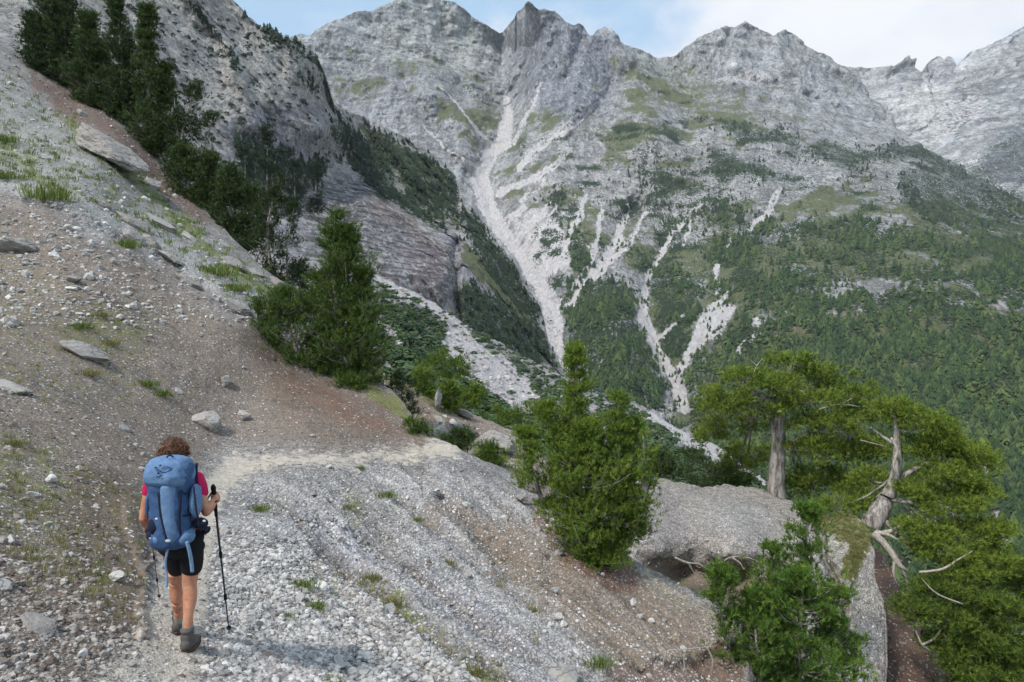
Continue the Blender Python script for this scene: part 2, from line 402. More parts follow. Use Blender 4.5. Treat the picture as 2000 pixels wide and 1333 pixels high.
LF = layer('far_ridge', [(1500, 150), (1620, 118), (1660, 128), (1700, 132), (1755, 128), (1770, 120), (1768, 124), (1776, 112), (1786, 106), (1796, 112), (1806, 108), (1812, 118), (1818, 136), (1830, 138), (1835, 116), (1846, 105), (1856, 112), (1862, 106), (1870, 112), (1876, 122), (1886, 134), (1905, 100), (1940, 88), (1962, 72), (1990, 54), (2030, 40), (2100, 10), (2200, -40), (2500, -60), (2900, 40)],
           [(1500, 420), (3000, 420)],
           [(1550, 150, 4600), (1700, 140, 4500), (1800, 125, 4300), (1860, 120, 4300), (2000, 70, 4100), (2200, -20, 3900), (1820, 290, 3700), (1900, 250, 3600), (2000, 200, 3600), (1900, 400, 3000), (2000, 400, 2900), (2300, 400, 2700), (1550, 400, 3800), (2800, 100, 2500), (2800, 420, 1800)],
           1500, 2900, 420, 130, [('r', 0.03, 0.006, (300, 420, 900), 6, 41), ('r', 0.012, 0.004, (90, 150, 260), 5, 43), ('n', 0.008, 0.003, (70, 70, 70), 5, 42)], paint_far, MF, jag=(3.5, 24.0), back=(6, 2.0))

# ================================================================== the massif across the valley
FOREST = [(0.92, 14, 'p', [(1120, 540), (1150, 520), (1210, 560), (1250, 600), (1270, 680), (1305, 790), (1240, 800), (1180, 770), (1130, 700), (1110, 640)]),
          (0.9, 12, 'p', [(1275, 560), (1330, 520), (1380, 580), (1360, 640), (1320, 690), (1280, 640)]),
          (0.82, 22, 'p', [(1380, 470), (1480, 440), (1600, 430), (1720, 420), (1800, 460), (2120, 480), (2120, 700), (2000, 720), (1900, 690), (1760, 640), (1560, 600), (1480, 590), (1420, 560)]),
          (0.85, 26, 'p', [(1430, 620), (1560, 600), (1760, 640), (2100, 660), (2150, 900), (1900, 880), (1700, 820), (1500, 720), (1400, 700)]),
          (0.8, 30, 'p', [(1330, 700), (1500, 700), (1800, 820), (2100, 860), (2300, 1333), (2300, 1700), (1500, 1700), (1350, 900)]),
          (0.85, 12, 'p', [(1250, 270), (1275, 280), (1270, 380), (1245, 330)]), (0.9, 10, 'e', (1296, 365, 20, 30)), (0.9, 10, 'e', (1085, 390, 26, 14)),
          (0.9, 12, 'p', [(1390, 290), (1430, 290), (1470, 340), (1430, 370), (1395, 350)]), (0.9, 10, 'e', (1480, 335, 42, 20)),
          (0.85, 10, 's', [(1385, 240, 8), (1470, 250, 14), (1560, 270, 16), (1570, 285, 8)]), (0.85, 14, 'p', [(1580, 300), (1640, 260), (1720, 290), (1700, 340), (1640, 330)]),
          (0.9, 12, 's', [(1700, 300, 10), (1790, 300, 16), (1860, 330, 22), (1960, 370, 24), (2100, 390, 30)]),
          (0.8, 16, 'p', [(1760, 330), (1860, 340), (2100, 400), (2100, 500), (1880, 460), (1780, 420)]),
          (0.8, 12, 'p', [(1290, 430), (1350, 420), (1360, 460), (1310, 480)]), (0.8, 14, 'p', [(1110, 450), (1160, 470), (1150, 530), (1115, 520)]),
          (0.7, 12, 'p', [(1360, 400), (1440, 390), (1500, 430), (1440, 470), (1380, 450)]), (0.75, 10, 'e', (1020, 290, 8, 14)),
          (0.5, 14, 'p', [(900, 165), (930, 150), (975, 205), (970, 245), (925, 190)]), (0.4, 8, 'e', (1100, 120, 34, 12))]
CLEAR = [(0.9, 9, 's', [(1260, 560, 7), (1262, 620, 9), (1285, 690, 10), (1320, 740, 12), (1330, 800, 14), (1345, 850, 14)]), (0.8, 12, 'p', [(1400, 590), (1440, 600), (1410, 650), (1360, 690), (1330, 740), (1340, 680), (1380, 620)]),
         (0.8, 12, 'e', (1480, 630, 28, 16)), (0.8, 12, 'e', (1560, 660, 30, 12)), (0.75, 12, 'e', (1730, 670, 16, 26)), (0.75, 10, 'e', (1840, 560, 40, 12)), (0.8, 8, 'e', (1900, 596, 30, 6)),
         (0.8, 14, 'e', (1770, 510, 50, 14)), (0.75, 14, 'e', (1640, 570, 40, 12)), (0.7, 14, 'e', (1880, 740, 34, 14)), (0.8, 14, 'e', (1890, 830, 26, 20)), (0.8, 16, 'e', (1970, 690, 26, 16)), (0.75, 14, 'e', (1980, 800, 30, 20)),
         (0.7, 14, 'e', (1600, 410, 90, 16)), (0.6, 16, 'e', (1580, 480, 60, 16)), (0.7, 12, 'e', (1500, 530, 24, 16)), (1.0, 18, 'e', (1720, 560, 40, 12)), (1.0, 16, 'e', (1610, 520, 36, 10)), (1.0, 18, 'e', (1960, 610, 40, 14)), (1.0, 16, 'e', (1850, 660, 30, 12)), (1.0, 18, 'e', (1940, 780, 30, 18)), (1.0, 16, 'e', (1780, 730, 30, 12)), (1.0, 14, 'e', (1660, 620, 30, 10)), (1.0, 16, 'e', (1900, 520, 40, 10)), (1.0, 18, 'e', (1960, 900, 26, 24)), (0.8, 10, 's', [(1935, 900, 6), (1960, 1000, 10), (1985, 1100, 14), (2030, 1200, 16)])]
RUNS = [[(1148, 380, 3), (1135, 420, 4), (1118, 455, 5), (1105, 500, 6)], [(1180, 410, 3), (1175, 450, 5), (1160, 500, 7), (1120, 570, 8)], [(1235, 400, 4), (1215, 460, 6), (1180, 510, 9), (1140, 560, 9), (1105, 600, 10)],
        [(1345, 430, 4), (1300, 490, 6), (1265, 570, 8), (1262, 620, 9), (1285, 690, 10), (1320, 740, 12), (1335, 800, 14)], [(1528, 368, 4), (1510, 410, 5), (1478, 452, 6)], [(1270, 420, 3), (1225, 480, 5), (1165, 545, 7), (1115, 600, 9)],
        [(1365, 400, 3), (1352, 450, 4), (1340, 480, 4)], [(1440, 560, 3), (1400, 610, 7), (1360, 670, 8), (1335, 720, 8), (1330, 770, 9)], [(1550, 600, 3), (1490, 640, 7), (1440, 690, 6)], [(1440, 470, 3), (1410, 520, 4), (1400, 580, 6)], [(1060, 350, 3), (1020, 400, 5), (985, 440, 6)], [(1120, 290, 3), (1080, 330, 4), (1020, 360, 6), (975, 380, 7)],
        [(1340, 620, 4), (1300, 650, 5), (1275, 680, 5)], [(1180, 190, 3), (1100, 260, 5), (1010, 330, 7)], [(1085, 400, 3), (1060, 450, 5), (1040, 520, 8)]]
def paint_mass(PX, PY, P):
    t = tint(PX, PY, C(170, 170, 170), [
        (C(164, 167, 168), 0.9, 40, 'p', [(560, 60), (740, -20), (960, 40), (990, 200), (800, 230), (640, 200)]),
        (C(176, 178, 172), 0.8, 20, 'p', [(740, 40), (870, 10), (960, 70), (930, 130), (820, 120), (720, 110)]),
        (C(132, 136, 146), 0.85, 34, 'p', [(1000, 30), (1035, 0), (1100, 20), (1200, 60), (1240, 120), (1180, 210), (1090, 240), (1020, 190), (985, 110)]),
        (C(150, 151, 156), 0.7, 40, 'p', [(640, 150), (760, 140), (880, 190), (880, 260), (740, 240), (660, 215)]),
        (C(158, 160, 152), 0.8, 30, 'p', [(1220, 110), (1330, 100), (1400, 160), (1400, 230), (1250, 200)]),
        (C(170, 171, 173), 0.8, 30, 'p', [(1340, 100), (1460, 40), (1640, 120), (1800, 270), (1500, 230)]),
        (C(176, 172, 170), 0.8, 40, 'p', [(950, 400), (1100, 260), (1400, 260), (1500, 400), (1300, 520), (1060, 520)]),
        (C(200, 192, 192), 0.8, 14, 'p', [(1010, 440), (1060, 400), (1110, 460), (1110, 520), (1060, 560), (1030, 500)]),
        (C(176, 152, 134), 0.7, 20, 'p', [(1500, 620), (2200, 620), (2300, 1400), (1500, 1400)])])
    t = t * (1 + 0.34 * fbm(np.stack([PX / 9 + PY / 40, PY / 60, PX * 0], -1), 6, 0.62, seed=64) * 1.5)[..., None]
    grass = mask(PX, PY, [(0.95, 12, 'e', (925, 225, 46, 22)), (0.9, 9, 's', [(840, 250, 7), (875, 215, 9), (860, 190, 6)]), (0.9, 9, 's', [(890, 265, 8), (930, 240, 8), (970, 240, 7)]), (0.9, 12, 'e', (1095, 372, 42, 20)), (0.9, 10, 'p', [(1120, 440), (1145, 385), (1180, 410), (1195, 480), (1160, 490)]),
                           (0.9, 12, 'e', (1045, 335, 36, 20)), (0.75, 24, 'e', (1120, 245, 90, 28)), (0.7, 24, 'e', (1270, 250, 80, 22)), (0.75, 14, 'e', (1310, 375, 26, 22)), (0.9, 12, 'e', (1470, 292, 24, 16)),
                           (1.0, 14, 'p', [(1500, 420), (1560, 385), (1640, 370), (1700, 385), (1680, 410), (1600, 405), (1540, 440)]), (0.6, 30, 'p', [(1360, 380), (1500, 400), (1700, 390), (1860, 420), (1880, 470), (1600, 500), (1400, 470)]),
                           (0.55, 40, 'p', [(1200, 110), (1400, 150), (1640, 230), (1560, 260), (1300, 220)]), (0.7, 14, 'e', (1200, 320, 40, 20)), (0.5, 30, 'p', [(1100, 560), (1300, 500), (1400, 700), (1340, 820), (1100, 760)]), (0.8, 14, 'e', (1250, 480, 40, 50)), (0.7, 14, 'p', [(1095, 600), (1130, 580), (1140, 700), (1110, 740), (1095, 680)]),
                           (0.5, 30, 'e', (700, 160, 110, 24)), (0.45, 20, 's', [(700, 120, 10), (860, 135, 14), (960, 170, 14)]), (0.8, 16, 'e', (1850, 420, 40, 30)), (0.6, 30, 'p', [(1400, 440), (2200, 440), (2200, 1400), (1400, 1400)])], 16, 50)
    scree = mask(PX, PY, [(1.0, 7, 's', [(984, 180, 3), (990, 220, 9), (982, 275, 14), (950, 310, 13), (940, 350, 18), (955, 410, 16), (995, 470, 14), (1045, 540, 16), (1080, 590, 18), (1085, 660, 17), (1095, 730, 24), (1140, 790, 20)]),
                           (0.95, 4, 's', [(1148, 380, 2), (1135, 420, 3), (1118, 455, 4)]), (0.95, 4, 's', [(1180, 410, 3), (1175, 450, 5), (1160, 500, 7)]), (0.95, 5, 's', [(1235, 400, 3), (1215, 460, 6), (1180, 510, 9), (1140, 560, 9), (1105, 600, 10)]),
                           (0.9, 4, 's', [(1345, 430, 3), (1300, 490, 5), (1265, 570, 8), (1262, 620, 9), (1285, 690, 10), (1320, 740, 12), (1335, 800, 14)]), (0.95, 4, 's', [(1528, 368, 3), (1510, 410, 4), (1478, 452, 5)]),
                           (0.9, 8, 'p', [(1400, 595), (1440, 600), (1410, 650), (1360, 690), (1330, 740), (1340, 680), (1380, 620)]), (0.8, 10, 'p', [(1010, 440), (1060, 400), (1110, 460), (1110, 520), (1060, 560), (1030, 500)]), (0.7, 8, 'e', (1480, 630, 26, 12)),
                           (0.7, 4, 's', [(1060, 350, 3), (1020, 400, 4), (985, 430, 5)]), (0.5, 14, 'e', (1470, 150, 60, 18)), (0.95, 3, 's', [(1075, 395, 2), (1040, 430, 4), (1015, 470, 6)]), (0.9, 3, 's', [(1120, 290, 2), (1080, 330, 3), (1020, 360, 5), (975, 380, 6)]), (0.9, 3, 's', [(1270, 420, 2), (1225, 480, 4), (1165, 545, 6)]), (0.85, 3, 's', [(1365, 400, 2), (1330, 450, 3), (1290, 520, 5)]), (0.85, 3, 's', [(860, 170, 2), (900, 210, 2), (960, 290, 4)]), (0.8, 3, 's', [(820, 240, 2), (870, 290, 4), (930, 330, 5)]), (0.8, 3, 's', [(1440, 560, 2), (1400, 600, 4)]), (0.8, 3, 's', [(1550, 600, 2), (1490, 640, 4), (1440, 690, 4)]), (0.7, 3, 's', [(1060, 160, 3), (1030, 230, 5), (1000, 280, 6)]), (0.55, 8, 's', [(1230, 130, 4), (1120, 230, 8), (1030, 300, 10)]), (0.6, 8, 's', [(1180, 190, 4), (1100, 260, 8), (1010, 330, 8)]), (0.5, 16, 'e', (1270, 300, 30, 16)),
                           (0.6, 10, 'e', (1620, 320, 40, 10)), (0.6, 10, 'e', (1640, 345, 40, 10)), (0.8, 7, 'e', (1900, 596, 30, 5)), (0.7, 8, 's', [(1935, 900, 6), (1960, 1000, 10), (1985, 1100, 14)]), (0.7, 12, 'e', (1890, 830, 22, 12)), (0.6, 12, 'e', (1880, 740, 26, 10))], 6, 40)
    runs = mask(PX, PY, [(0.9, 3.5, 's', [(a_, b_, c_ * 0.72) for a_, b_, c_ in r_]) for r_ in RUNS], 9, 30); scree = np.maximum(scree, runs)
    f = mask(PX, PY, FOREST, 16, 40) * (1 - runs); cl = np.maximum(mask(PX, PY, CLEAR), runs)
    nz = fbm(P / np.array([90, 160, 50]), 6, 0.6, seed=91) * 1.6; nz2 = fbm(P / np.array([60, 90, 30]), 6, 0.62, seed=95) * 1.6
    zone = np.maximum(mask(PX, PY, [(1.0, 60, 'p', [(860, 190), (1000, 230), (1240, 120), (1420, 180), (1760, 300), (2300, 500), (2300, 900), (1300, 900), (1080, 560), (900, 360)])]), 0.45 * mask(PX, PY, [(1, 40, 'p', [(560, 60), (980, 60), (1640, 60), (1900, 330), (1000, 330), (640, 260)])]))
    grass = np.clip(grass * 0.72 + zone * (0.33 + 0.85 * nz), 0, 1) * (1 - 0.95 * np.clip(scree * 1.2, 0, 1)); scree = np.clip(scree + 0.25 * zone * nz2, 0, 1)
    veg = np.clip(f - cl * 0.8, 0, 1) * 0.75
    veg = np.maximum(veg, mask(PX, PY, [(1, 50, 'p', [(1000, 250), (1300, 200), (1800, 290), (2200, 400), (2200, 1500), (1300, 1500), (1060, 560)])]) * (0.22 + 0.95 * nz2) * (1 - cl))
    veg = np.maximum(veg, mask(PX, PY, [(0.3, 60, 'p', [(1200, 250), (1800, 300), (2200, 400), (2200, 1500), (1300, 1500), (1200, 500)])]) * (1 - cl))
    band = mask(PX, PY, [(1.0, 30, 'p', [(560, 0), (960, 0), (1000, 240), (900, 330), (600, 260)]), (0.8, 25, 'p', [(1340, 80), (1640, 90), (1820, 300), (1480, 250), (1380, 200)])])
    return dict(tint=t, grass=grass * 0.9, scree=scree, veg=veg, band=band * 0.5)
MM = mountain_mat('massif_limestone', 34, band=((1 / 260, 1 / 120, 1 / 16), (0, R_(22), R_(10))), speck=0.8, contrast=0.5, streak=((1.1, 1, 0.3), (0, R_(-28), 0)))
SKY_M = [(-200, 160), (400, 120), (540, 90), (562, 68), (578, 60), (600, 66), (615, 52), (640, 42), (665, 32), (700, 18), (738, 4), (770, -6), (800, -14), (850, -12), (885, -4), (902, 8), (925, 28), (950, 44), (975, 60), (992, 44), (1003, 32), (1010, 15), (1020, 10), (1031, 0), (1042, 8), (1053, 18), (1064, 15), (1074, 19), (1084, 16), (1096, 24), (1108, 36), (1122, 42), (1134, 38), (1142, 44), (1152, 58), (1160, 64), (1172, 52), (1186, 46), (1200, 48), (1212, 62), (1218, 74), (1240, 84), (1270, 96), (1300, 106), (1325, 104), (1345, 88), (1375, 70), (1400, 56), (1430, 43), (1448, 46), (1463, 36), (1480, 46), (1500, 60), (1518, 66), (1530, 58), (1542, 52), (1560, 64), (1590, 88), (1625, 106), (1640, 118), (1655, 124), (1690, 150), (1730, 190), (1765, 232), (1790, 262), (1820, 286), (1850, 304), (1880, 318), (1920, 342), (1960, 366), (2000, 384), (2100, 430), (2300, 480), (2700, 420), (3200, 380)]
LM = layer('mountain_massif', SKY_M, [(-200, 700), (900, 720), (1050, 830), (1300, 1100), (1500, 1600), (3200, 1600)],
           [(560, 80, 2500), (740, 10, 2700), (850, -10, 2750), (975, 62, 2800), (1030, 5, 2450), (1100, 30, 2450), (1200, 60, 2450), (1300, 110, 2500), (1460, 45, 2700), (1640, 120, 2900), (1765, 235, 2500), (1860, 310, 2100), (2000, 390, 1700), (2300, 480, 1400), (2900, 420, 1500), (3200, 900, 900),
            (700, 200, 2250), (850, 200, 2250), (985, 200, 2400), (985, 280, 2150), (880, 300, 2000), (1100, 200, 2150), (1250, 200, 2200), (1450, 200, 2200), (1600, 230, 2150), (945, 350, 1900), (1100, 370, 1650), (1250, 330, 1750), (1400, 300, 1750), (1600, 320, 1650), (1800, 350, 1550),
            (1000, 480, 1500), (1080, 600, 1180), (1090, 720, 1000), (1160, 480, 1350), (1300, 480, 1350), (1500, 450, 1300), (1700, 450, 1250), (2000, 480, 1200), (1200, 640, 1050), (1330, 700, 1000), (1500, 620, 1000), (1750, 640, 900), (2000, 650, 820), (1300, 900, 820), (1500, 850, 760), (1750, 850, 660), (2000, 850, 600), (2000, 1100, 470), (1700, 1333, 450), (2000, 1333, 390), (2600, 1333, 300), (2600, 800, 600), (3200, 1500, 250), (-100, 200, 2300), (-100, 700, 1400), (600, 600, 1300), (1500, 1600, 400)],
           -200, 3200, 1500, 460, [('r', 0.036, 0.006, (330, 330, 700), 6, 1), ('r', 0.013, 0.003, (80, 160, 300), 6, 2), ('r', 0.004, 0.0025, (60, 60, 34), 5, 4), ('n', 0.004, 0.002, (20, 20, 20), 3, 3)], paint_mass, MM, jag=(1.6, 22.0), back=(8, 1.6),
           relief=[(0.05, 30, 's', [(978, 80, 10), (988, 200, 26), (980, 280, 26), (945, 340, 26), (960, 420, 24), (1040, 540, 24), (1085, 620, 26), (1095, 740, 30)]), (0.03, 18, 's', [(1240, 400, 8), (1190, 500, 14), (1110, 600, 16)]), (0.03, 20, 's', [(1300, 480, 10), (1262, 600, 14), (1300, 720, 16), (1340, 820, 20)]),
                   (-0.04, 40, 's', [(1100, 40, 10), (1130, 200, 30), (1080, 330, 30)]), (-0.03, 30, 's', [(850, 190, 14), (925, 215, 24), (900, 300, 20)]), (-0.03, 30, 's', [(1180, 560, 10), (1200, 640, 30), (1230, 760, 30)]), (-0.04, 40, 's', [(1215, 70, 10), (1260, 200, 30), (1290, 350, 40)]), (0.03, 40, 's', [(1330, 110, 10), (1370, 250, 30), (1350, 420, 30)]), (0.022, 12, 's', [(1190, 190, 5), (1120, 260, 8), (1040, 330, 10)]), (0.02, 12, 's', [(1245, 130, 5), (1180, 190, 7), (1120, 240, 8)]), (0.025, 12, 's', [(900, 160, 5), (930, 230, 8), (960, 290, 8)]), (0.02, 12, 's', [(780, 150, 5), (830, 230, 8), (880, 320, 9)]), (-0.015, 10, 's', [(830, 180, 5), (880, 210, 6), (900, 260, 8)]), (0.02, 12, 's', [(1310, 290, 5), (1270, 360, 8), (1230, 430, 9)]), (0.02, 14, 's', [(1460, 290, 5), (1420, 380, 8), (1380, 480, 10)]), (0.02, 14, 's', [(1600, 280, 6), (1560, 350, 8), (1500, 450, 10)]), (-0.02, 14, 's', [(1080, 60, 5), (1060, 130, 10), (1030, 200, 10)]), (0.02, 12, 's', [(1140, 50, 5), (1120, 130, 8), (1090, 200, 8)]), (0.02, 12, 's', [(1440, 60, 5), (1410, 130, 8), (1420, 200, 8)]), (-0.02, 14, 's', [(1520, 70, 5), (1540, 140, 10), (1560, 210, 10)])])

# ================================================================== cliff and wooded spur on the left
FOREST_C = [(0.9, 12, 'p', [(640, 225), (660, 215), (740, 290), (760, 340), (840, 400), (870, 460), (830, 440), (760, 400), (700, 350), (650, 290)]), (0.85, 10, 'p', [(700, 230), (760, 262), (830, 300), (890, 350), (905, 400), (900, 440), (860, 420), (800, 370), (740, 300)]),
            (0.95, 9, 'p', [(895, 400), (940, 440), (1000, 520), (1050, 590), (1065, 660), (1020, 610), (960, 540), (900, 460)]), (0.95, 10, 'p', [(880, 585), (920, 560), (985, 590), (1050, 650), (1100, 725), (1060, 715), (980, 680), (920, 650)]),
            (0.7, 10, 'p', [(600, 300), (640, 300), (620, 380), (590, 370)]), (0.8, 8, 's', [(375, 10, 12), (400, 60, 8), (440, 120, 5)]), (0.8, 6, 's', [(480, 30, 6), (530, 75, 7), (580, 90, 9), (620, 130, 8), (632, 175, 6)]), (0.7, 8, 'e', (596, 165, 14, 22)), (0.6, 10, 'p', [(440, 250), (480, 260), (620, 330), (580, 400), (460, 340)]),
            (0.5, 8, 's', [(320, 60, 6), (360, 110, 6), (410, 150, 6)])]
def paint_cliff(PX, PY, P):
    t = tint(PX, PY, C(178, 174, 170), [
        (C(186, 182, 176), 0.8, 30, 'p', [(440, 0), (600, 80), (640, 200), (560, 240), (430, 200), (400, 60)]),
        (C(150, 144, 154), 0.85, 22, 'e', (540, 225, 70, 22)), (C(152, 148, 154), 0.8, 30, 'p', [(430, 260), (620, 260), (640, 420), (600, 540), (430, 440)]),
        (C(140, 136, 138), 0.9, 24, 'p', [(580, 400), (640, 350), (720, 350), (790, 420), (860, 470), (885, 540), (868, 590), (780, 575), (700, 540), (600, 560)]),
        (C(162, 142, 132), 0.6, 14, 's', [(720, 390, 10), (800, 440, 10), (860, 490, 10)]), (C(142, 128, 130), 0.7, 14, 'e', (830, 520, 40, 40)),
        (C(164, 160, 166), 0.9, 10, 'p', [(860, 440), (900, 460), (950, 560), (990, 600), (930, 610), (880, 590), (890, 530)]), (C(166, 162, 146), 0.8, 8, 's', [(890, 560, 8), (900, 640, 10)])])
    grass = mask(PX, PY, [(0.9, 10, 'p', [(690, 232), (760, 265), (850, 315), (890, 370), (860, 370), (800, 330), (720, 280)]), (0.6, 20, 'p', [(640, 220), (880, 350), (900, 460), (760, 400), (650, 300)]), (0.9, 8, 'p', [(900, 470), (950, 520), (1020, 590), (1060, 670), (1080, 720), (1030, 650), (960, 580), (900, 510)]),
                           (0.8, 6, 's', [(900, 560, 4), (960, 610, 6), (1010, 670, 7), (1060, 720, 8)]), (0.5, 16, 'p', [(400, 300), (600, 330), (600, 420), (430, 420)])], 8, 40)
    scree = mask(PX, PY, [(0.7, 3, 's', [(680, 235, 1.5), (705, 262, 2.5)]), (0.5, 3, 's', [(895, 455, 2), (945, 520, 3), (1000, 590, 3)]), (0.5, 4, 's', [(920, 590, 2), (960, 650, 4)])], 4, 30)
    f = mask(PX, PY, FOREST_C) * 0.8
    veg = np.maximum(f, mask(PX, PY, [(0.16, 30, 'p', [(200, 0), (460, 0), (640, 120), (640, 260), (400, 300), (200, 200)])]))
    band = mask(PX, PY, [(1.0, 14, 'p', [(560, 380), (640, 340), (740, 350), (890, 460), (885, 600), (760, 590), (600, 580)]), (0.8, 20, 'e', (540, 225, 90, 30))])
    return dict(tint=t, grass=grass, scree=scree, veg=veg, band=band)
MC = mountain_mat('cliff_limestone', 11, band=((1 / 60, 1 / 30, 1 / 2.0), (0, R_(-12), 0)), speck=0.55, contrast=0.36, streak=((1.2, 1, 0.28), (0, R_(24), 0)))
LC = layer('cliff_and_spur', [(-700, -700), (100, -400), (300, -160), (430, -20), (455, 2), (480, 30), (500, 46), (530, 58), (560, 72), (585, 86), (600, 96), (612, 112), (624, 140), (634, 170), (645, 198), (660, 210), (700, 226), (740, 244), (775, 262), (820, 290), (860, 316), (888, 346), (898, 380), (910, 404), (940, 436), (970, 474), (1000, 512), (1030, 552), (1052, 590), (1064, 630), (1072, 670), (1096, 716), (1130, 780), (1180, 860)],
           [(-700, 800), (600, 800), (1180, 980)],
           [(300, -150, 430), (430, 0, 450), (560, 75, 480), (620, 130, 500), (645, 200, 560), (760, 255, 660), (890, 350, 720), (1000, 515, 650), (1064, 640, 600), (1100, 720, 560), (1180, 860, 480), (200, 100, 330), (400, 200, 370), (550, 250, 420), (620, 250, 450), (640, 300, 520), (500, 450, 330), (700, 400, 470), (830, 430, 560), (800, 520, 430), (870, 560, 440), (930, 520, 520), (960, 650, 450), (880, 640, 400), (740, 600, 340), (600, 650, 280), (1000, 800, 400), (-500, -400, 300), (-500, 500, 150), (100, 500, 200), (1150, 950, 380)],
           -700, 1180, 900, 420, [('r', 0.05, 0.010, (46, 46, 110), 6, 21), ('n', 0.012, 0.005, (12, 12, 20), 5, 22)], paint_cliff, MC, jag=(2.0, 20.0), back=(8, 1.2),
           relief=[(-0.03, 24, 'p', [(700, 370), (780, 420), (850, 470), (880, 540), (865, 585), (760, 550), (690, 480)]), (0.03, 24, 's', [(640, 230, 10), (650, 280, 14), (640, 340, 16)]), (-0.03, 20, 's', [(360, -60, 20), (430, 100, 20), (480, 240, 20)]), (0.05, 10, 's', [(890, 480, 6), (880, 560, 8), (900, 640, 8)])])

# ================================================================== stony slope with dwarf pine in the middle distance
SCRUB = [(0.95, 12, 'p', [(740, 580), (800, 590), (870, 640), (880, 700), (820, 700), (760, 640)]), (0.95, 12, 'p', [(760, 640), (840, 690), (900, 760), (960, 800), (1060, 860), (1000, 870), (860, 800), (780, 730)]), (0.7, 12, 'p', [(880, 620), (960, 660), (1090, 740), (1090, 790), (1000, 720), (900, 660)]), (0.5, 8, 'p', [(1000, 690), (1100, 745), (1120, 800), (1060, 790), (1010, 740)]),
         (0.6, 14, 'p', [(1150, 770), (1230, 790), (1320, 850), (1300, 870), (1200, 820)]), (0.9, 14, 'p', [(1240, 850), (1330, 900), (1420, 930), (1520, 950), (1520, 1100), (1240, 1000)])]
BARE = [(0.8, 10, 'p', [(860, 660), (900, 640), (980, 700), (1040, 760), (1070, 800), (1020, 820), (940, 760), (880, 710)]), (0.8, 4, 's', [(745, 635, 6), (800, 690, 7), (840, 720, 5)]), (0.95, 5, 's', [(1265, 815, 5), (1330, 850, 12), (1430, 905, 12), (1500, 950, 8)]), (0.7, 5, 's', [(735, 540, 6), (790, 575, 6), (860, 610, 5), (940, 660, 4)])]
def dens_scrub(x, y): return np.clip(mask(x, y, SCRUB, 10, 26) * 0.95 + 0.22 - 0.95 * mask(x, y, BARE, 6, 26), 0.03, 1)
def paint_talus(PX, PY, P):
    t = tint(PX, PY, C(186, 178, 175), [(C(170, 166, 150), 0.8, 30, 'p', [(740, 620), (1100, 860), (1000, 900), (740, 760)])])
    s = mask(PX, PY, SCRUB, 10, 26); b = mask(PX, PY, BARE, 6, 26)
    return dict(tint=t, grass=0.35 * s + 0.1, scree=np.clip(0.35 + b, 0, 1), veg=np.clip(s - b, 0, 1) * 0.3, band=s * 0)
MT = mountain_mat('talus_stones', 3.2, speck=0.7, contrast=0.45, bstr=1.0)
LT = layer('talus_slope', [(-300, 300), (400, 430), (560, 500), (690, 522), (731, 536), (790, 566), (845, 594), (900, 624), (960, 660), (1030, 700), (1100, 736), (1150, 762), (1200, 775), (1270, 805), (1330, 838), (1430, 892), (1500, 945), (1600, 1040), (1750, 1250), (1900, 1500)], [(-300, 1000), (700, 900), (1900, 1700)],
           [(400, 430, 150), (731, 536, 230), (845, 594, 250), (960, 660, 265), (1100, 736, 270), (1270, 805, 260), (1430, 892, 240), (1600, 1040, 200), (1900, 1500, 140), (740, 640, 150), (860, 700, 160), (1000, 780, 160), (760, 760, 85), (900, 800, 90), (1050, 870, 85), (1250, 900, 110), (1400, 960, 110), (900, 900, 55), (1300, 1050, 70), (1600, 1400, 60), (-300, 800, 60), (-300, 300, 120), (400, 900, 50), (1900, 1700, 60)],
           -300, 1900, 720, 300, [('n', 0.012, 0.005, (24, 24, 24), 5, 31), ('n', 0.004, 0.003, (4, 4, 4), 4, 32)], paint_talus, MT, jag=(2.5, 30.0), back=(7, 1.0))

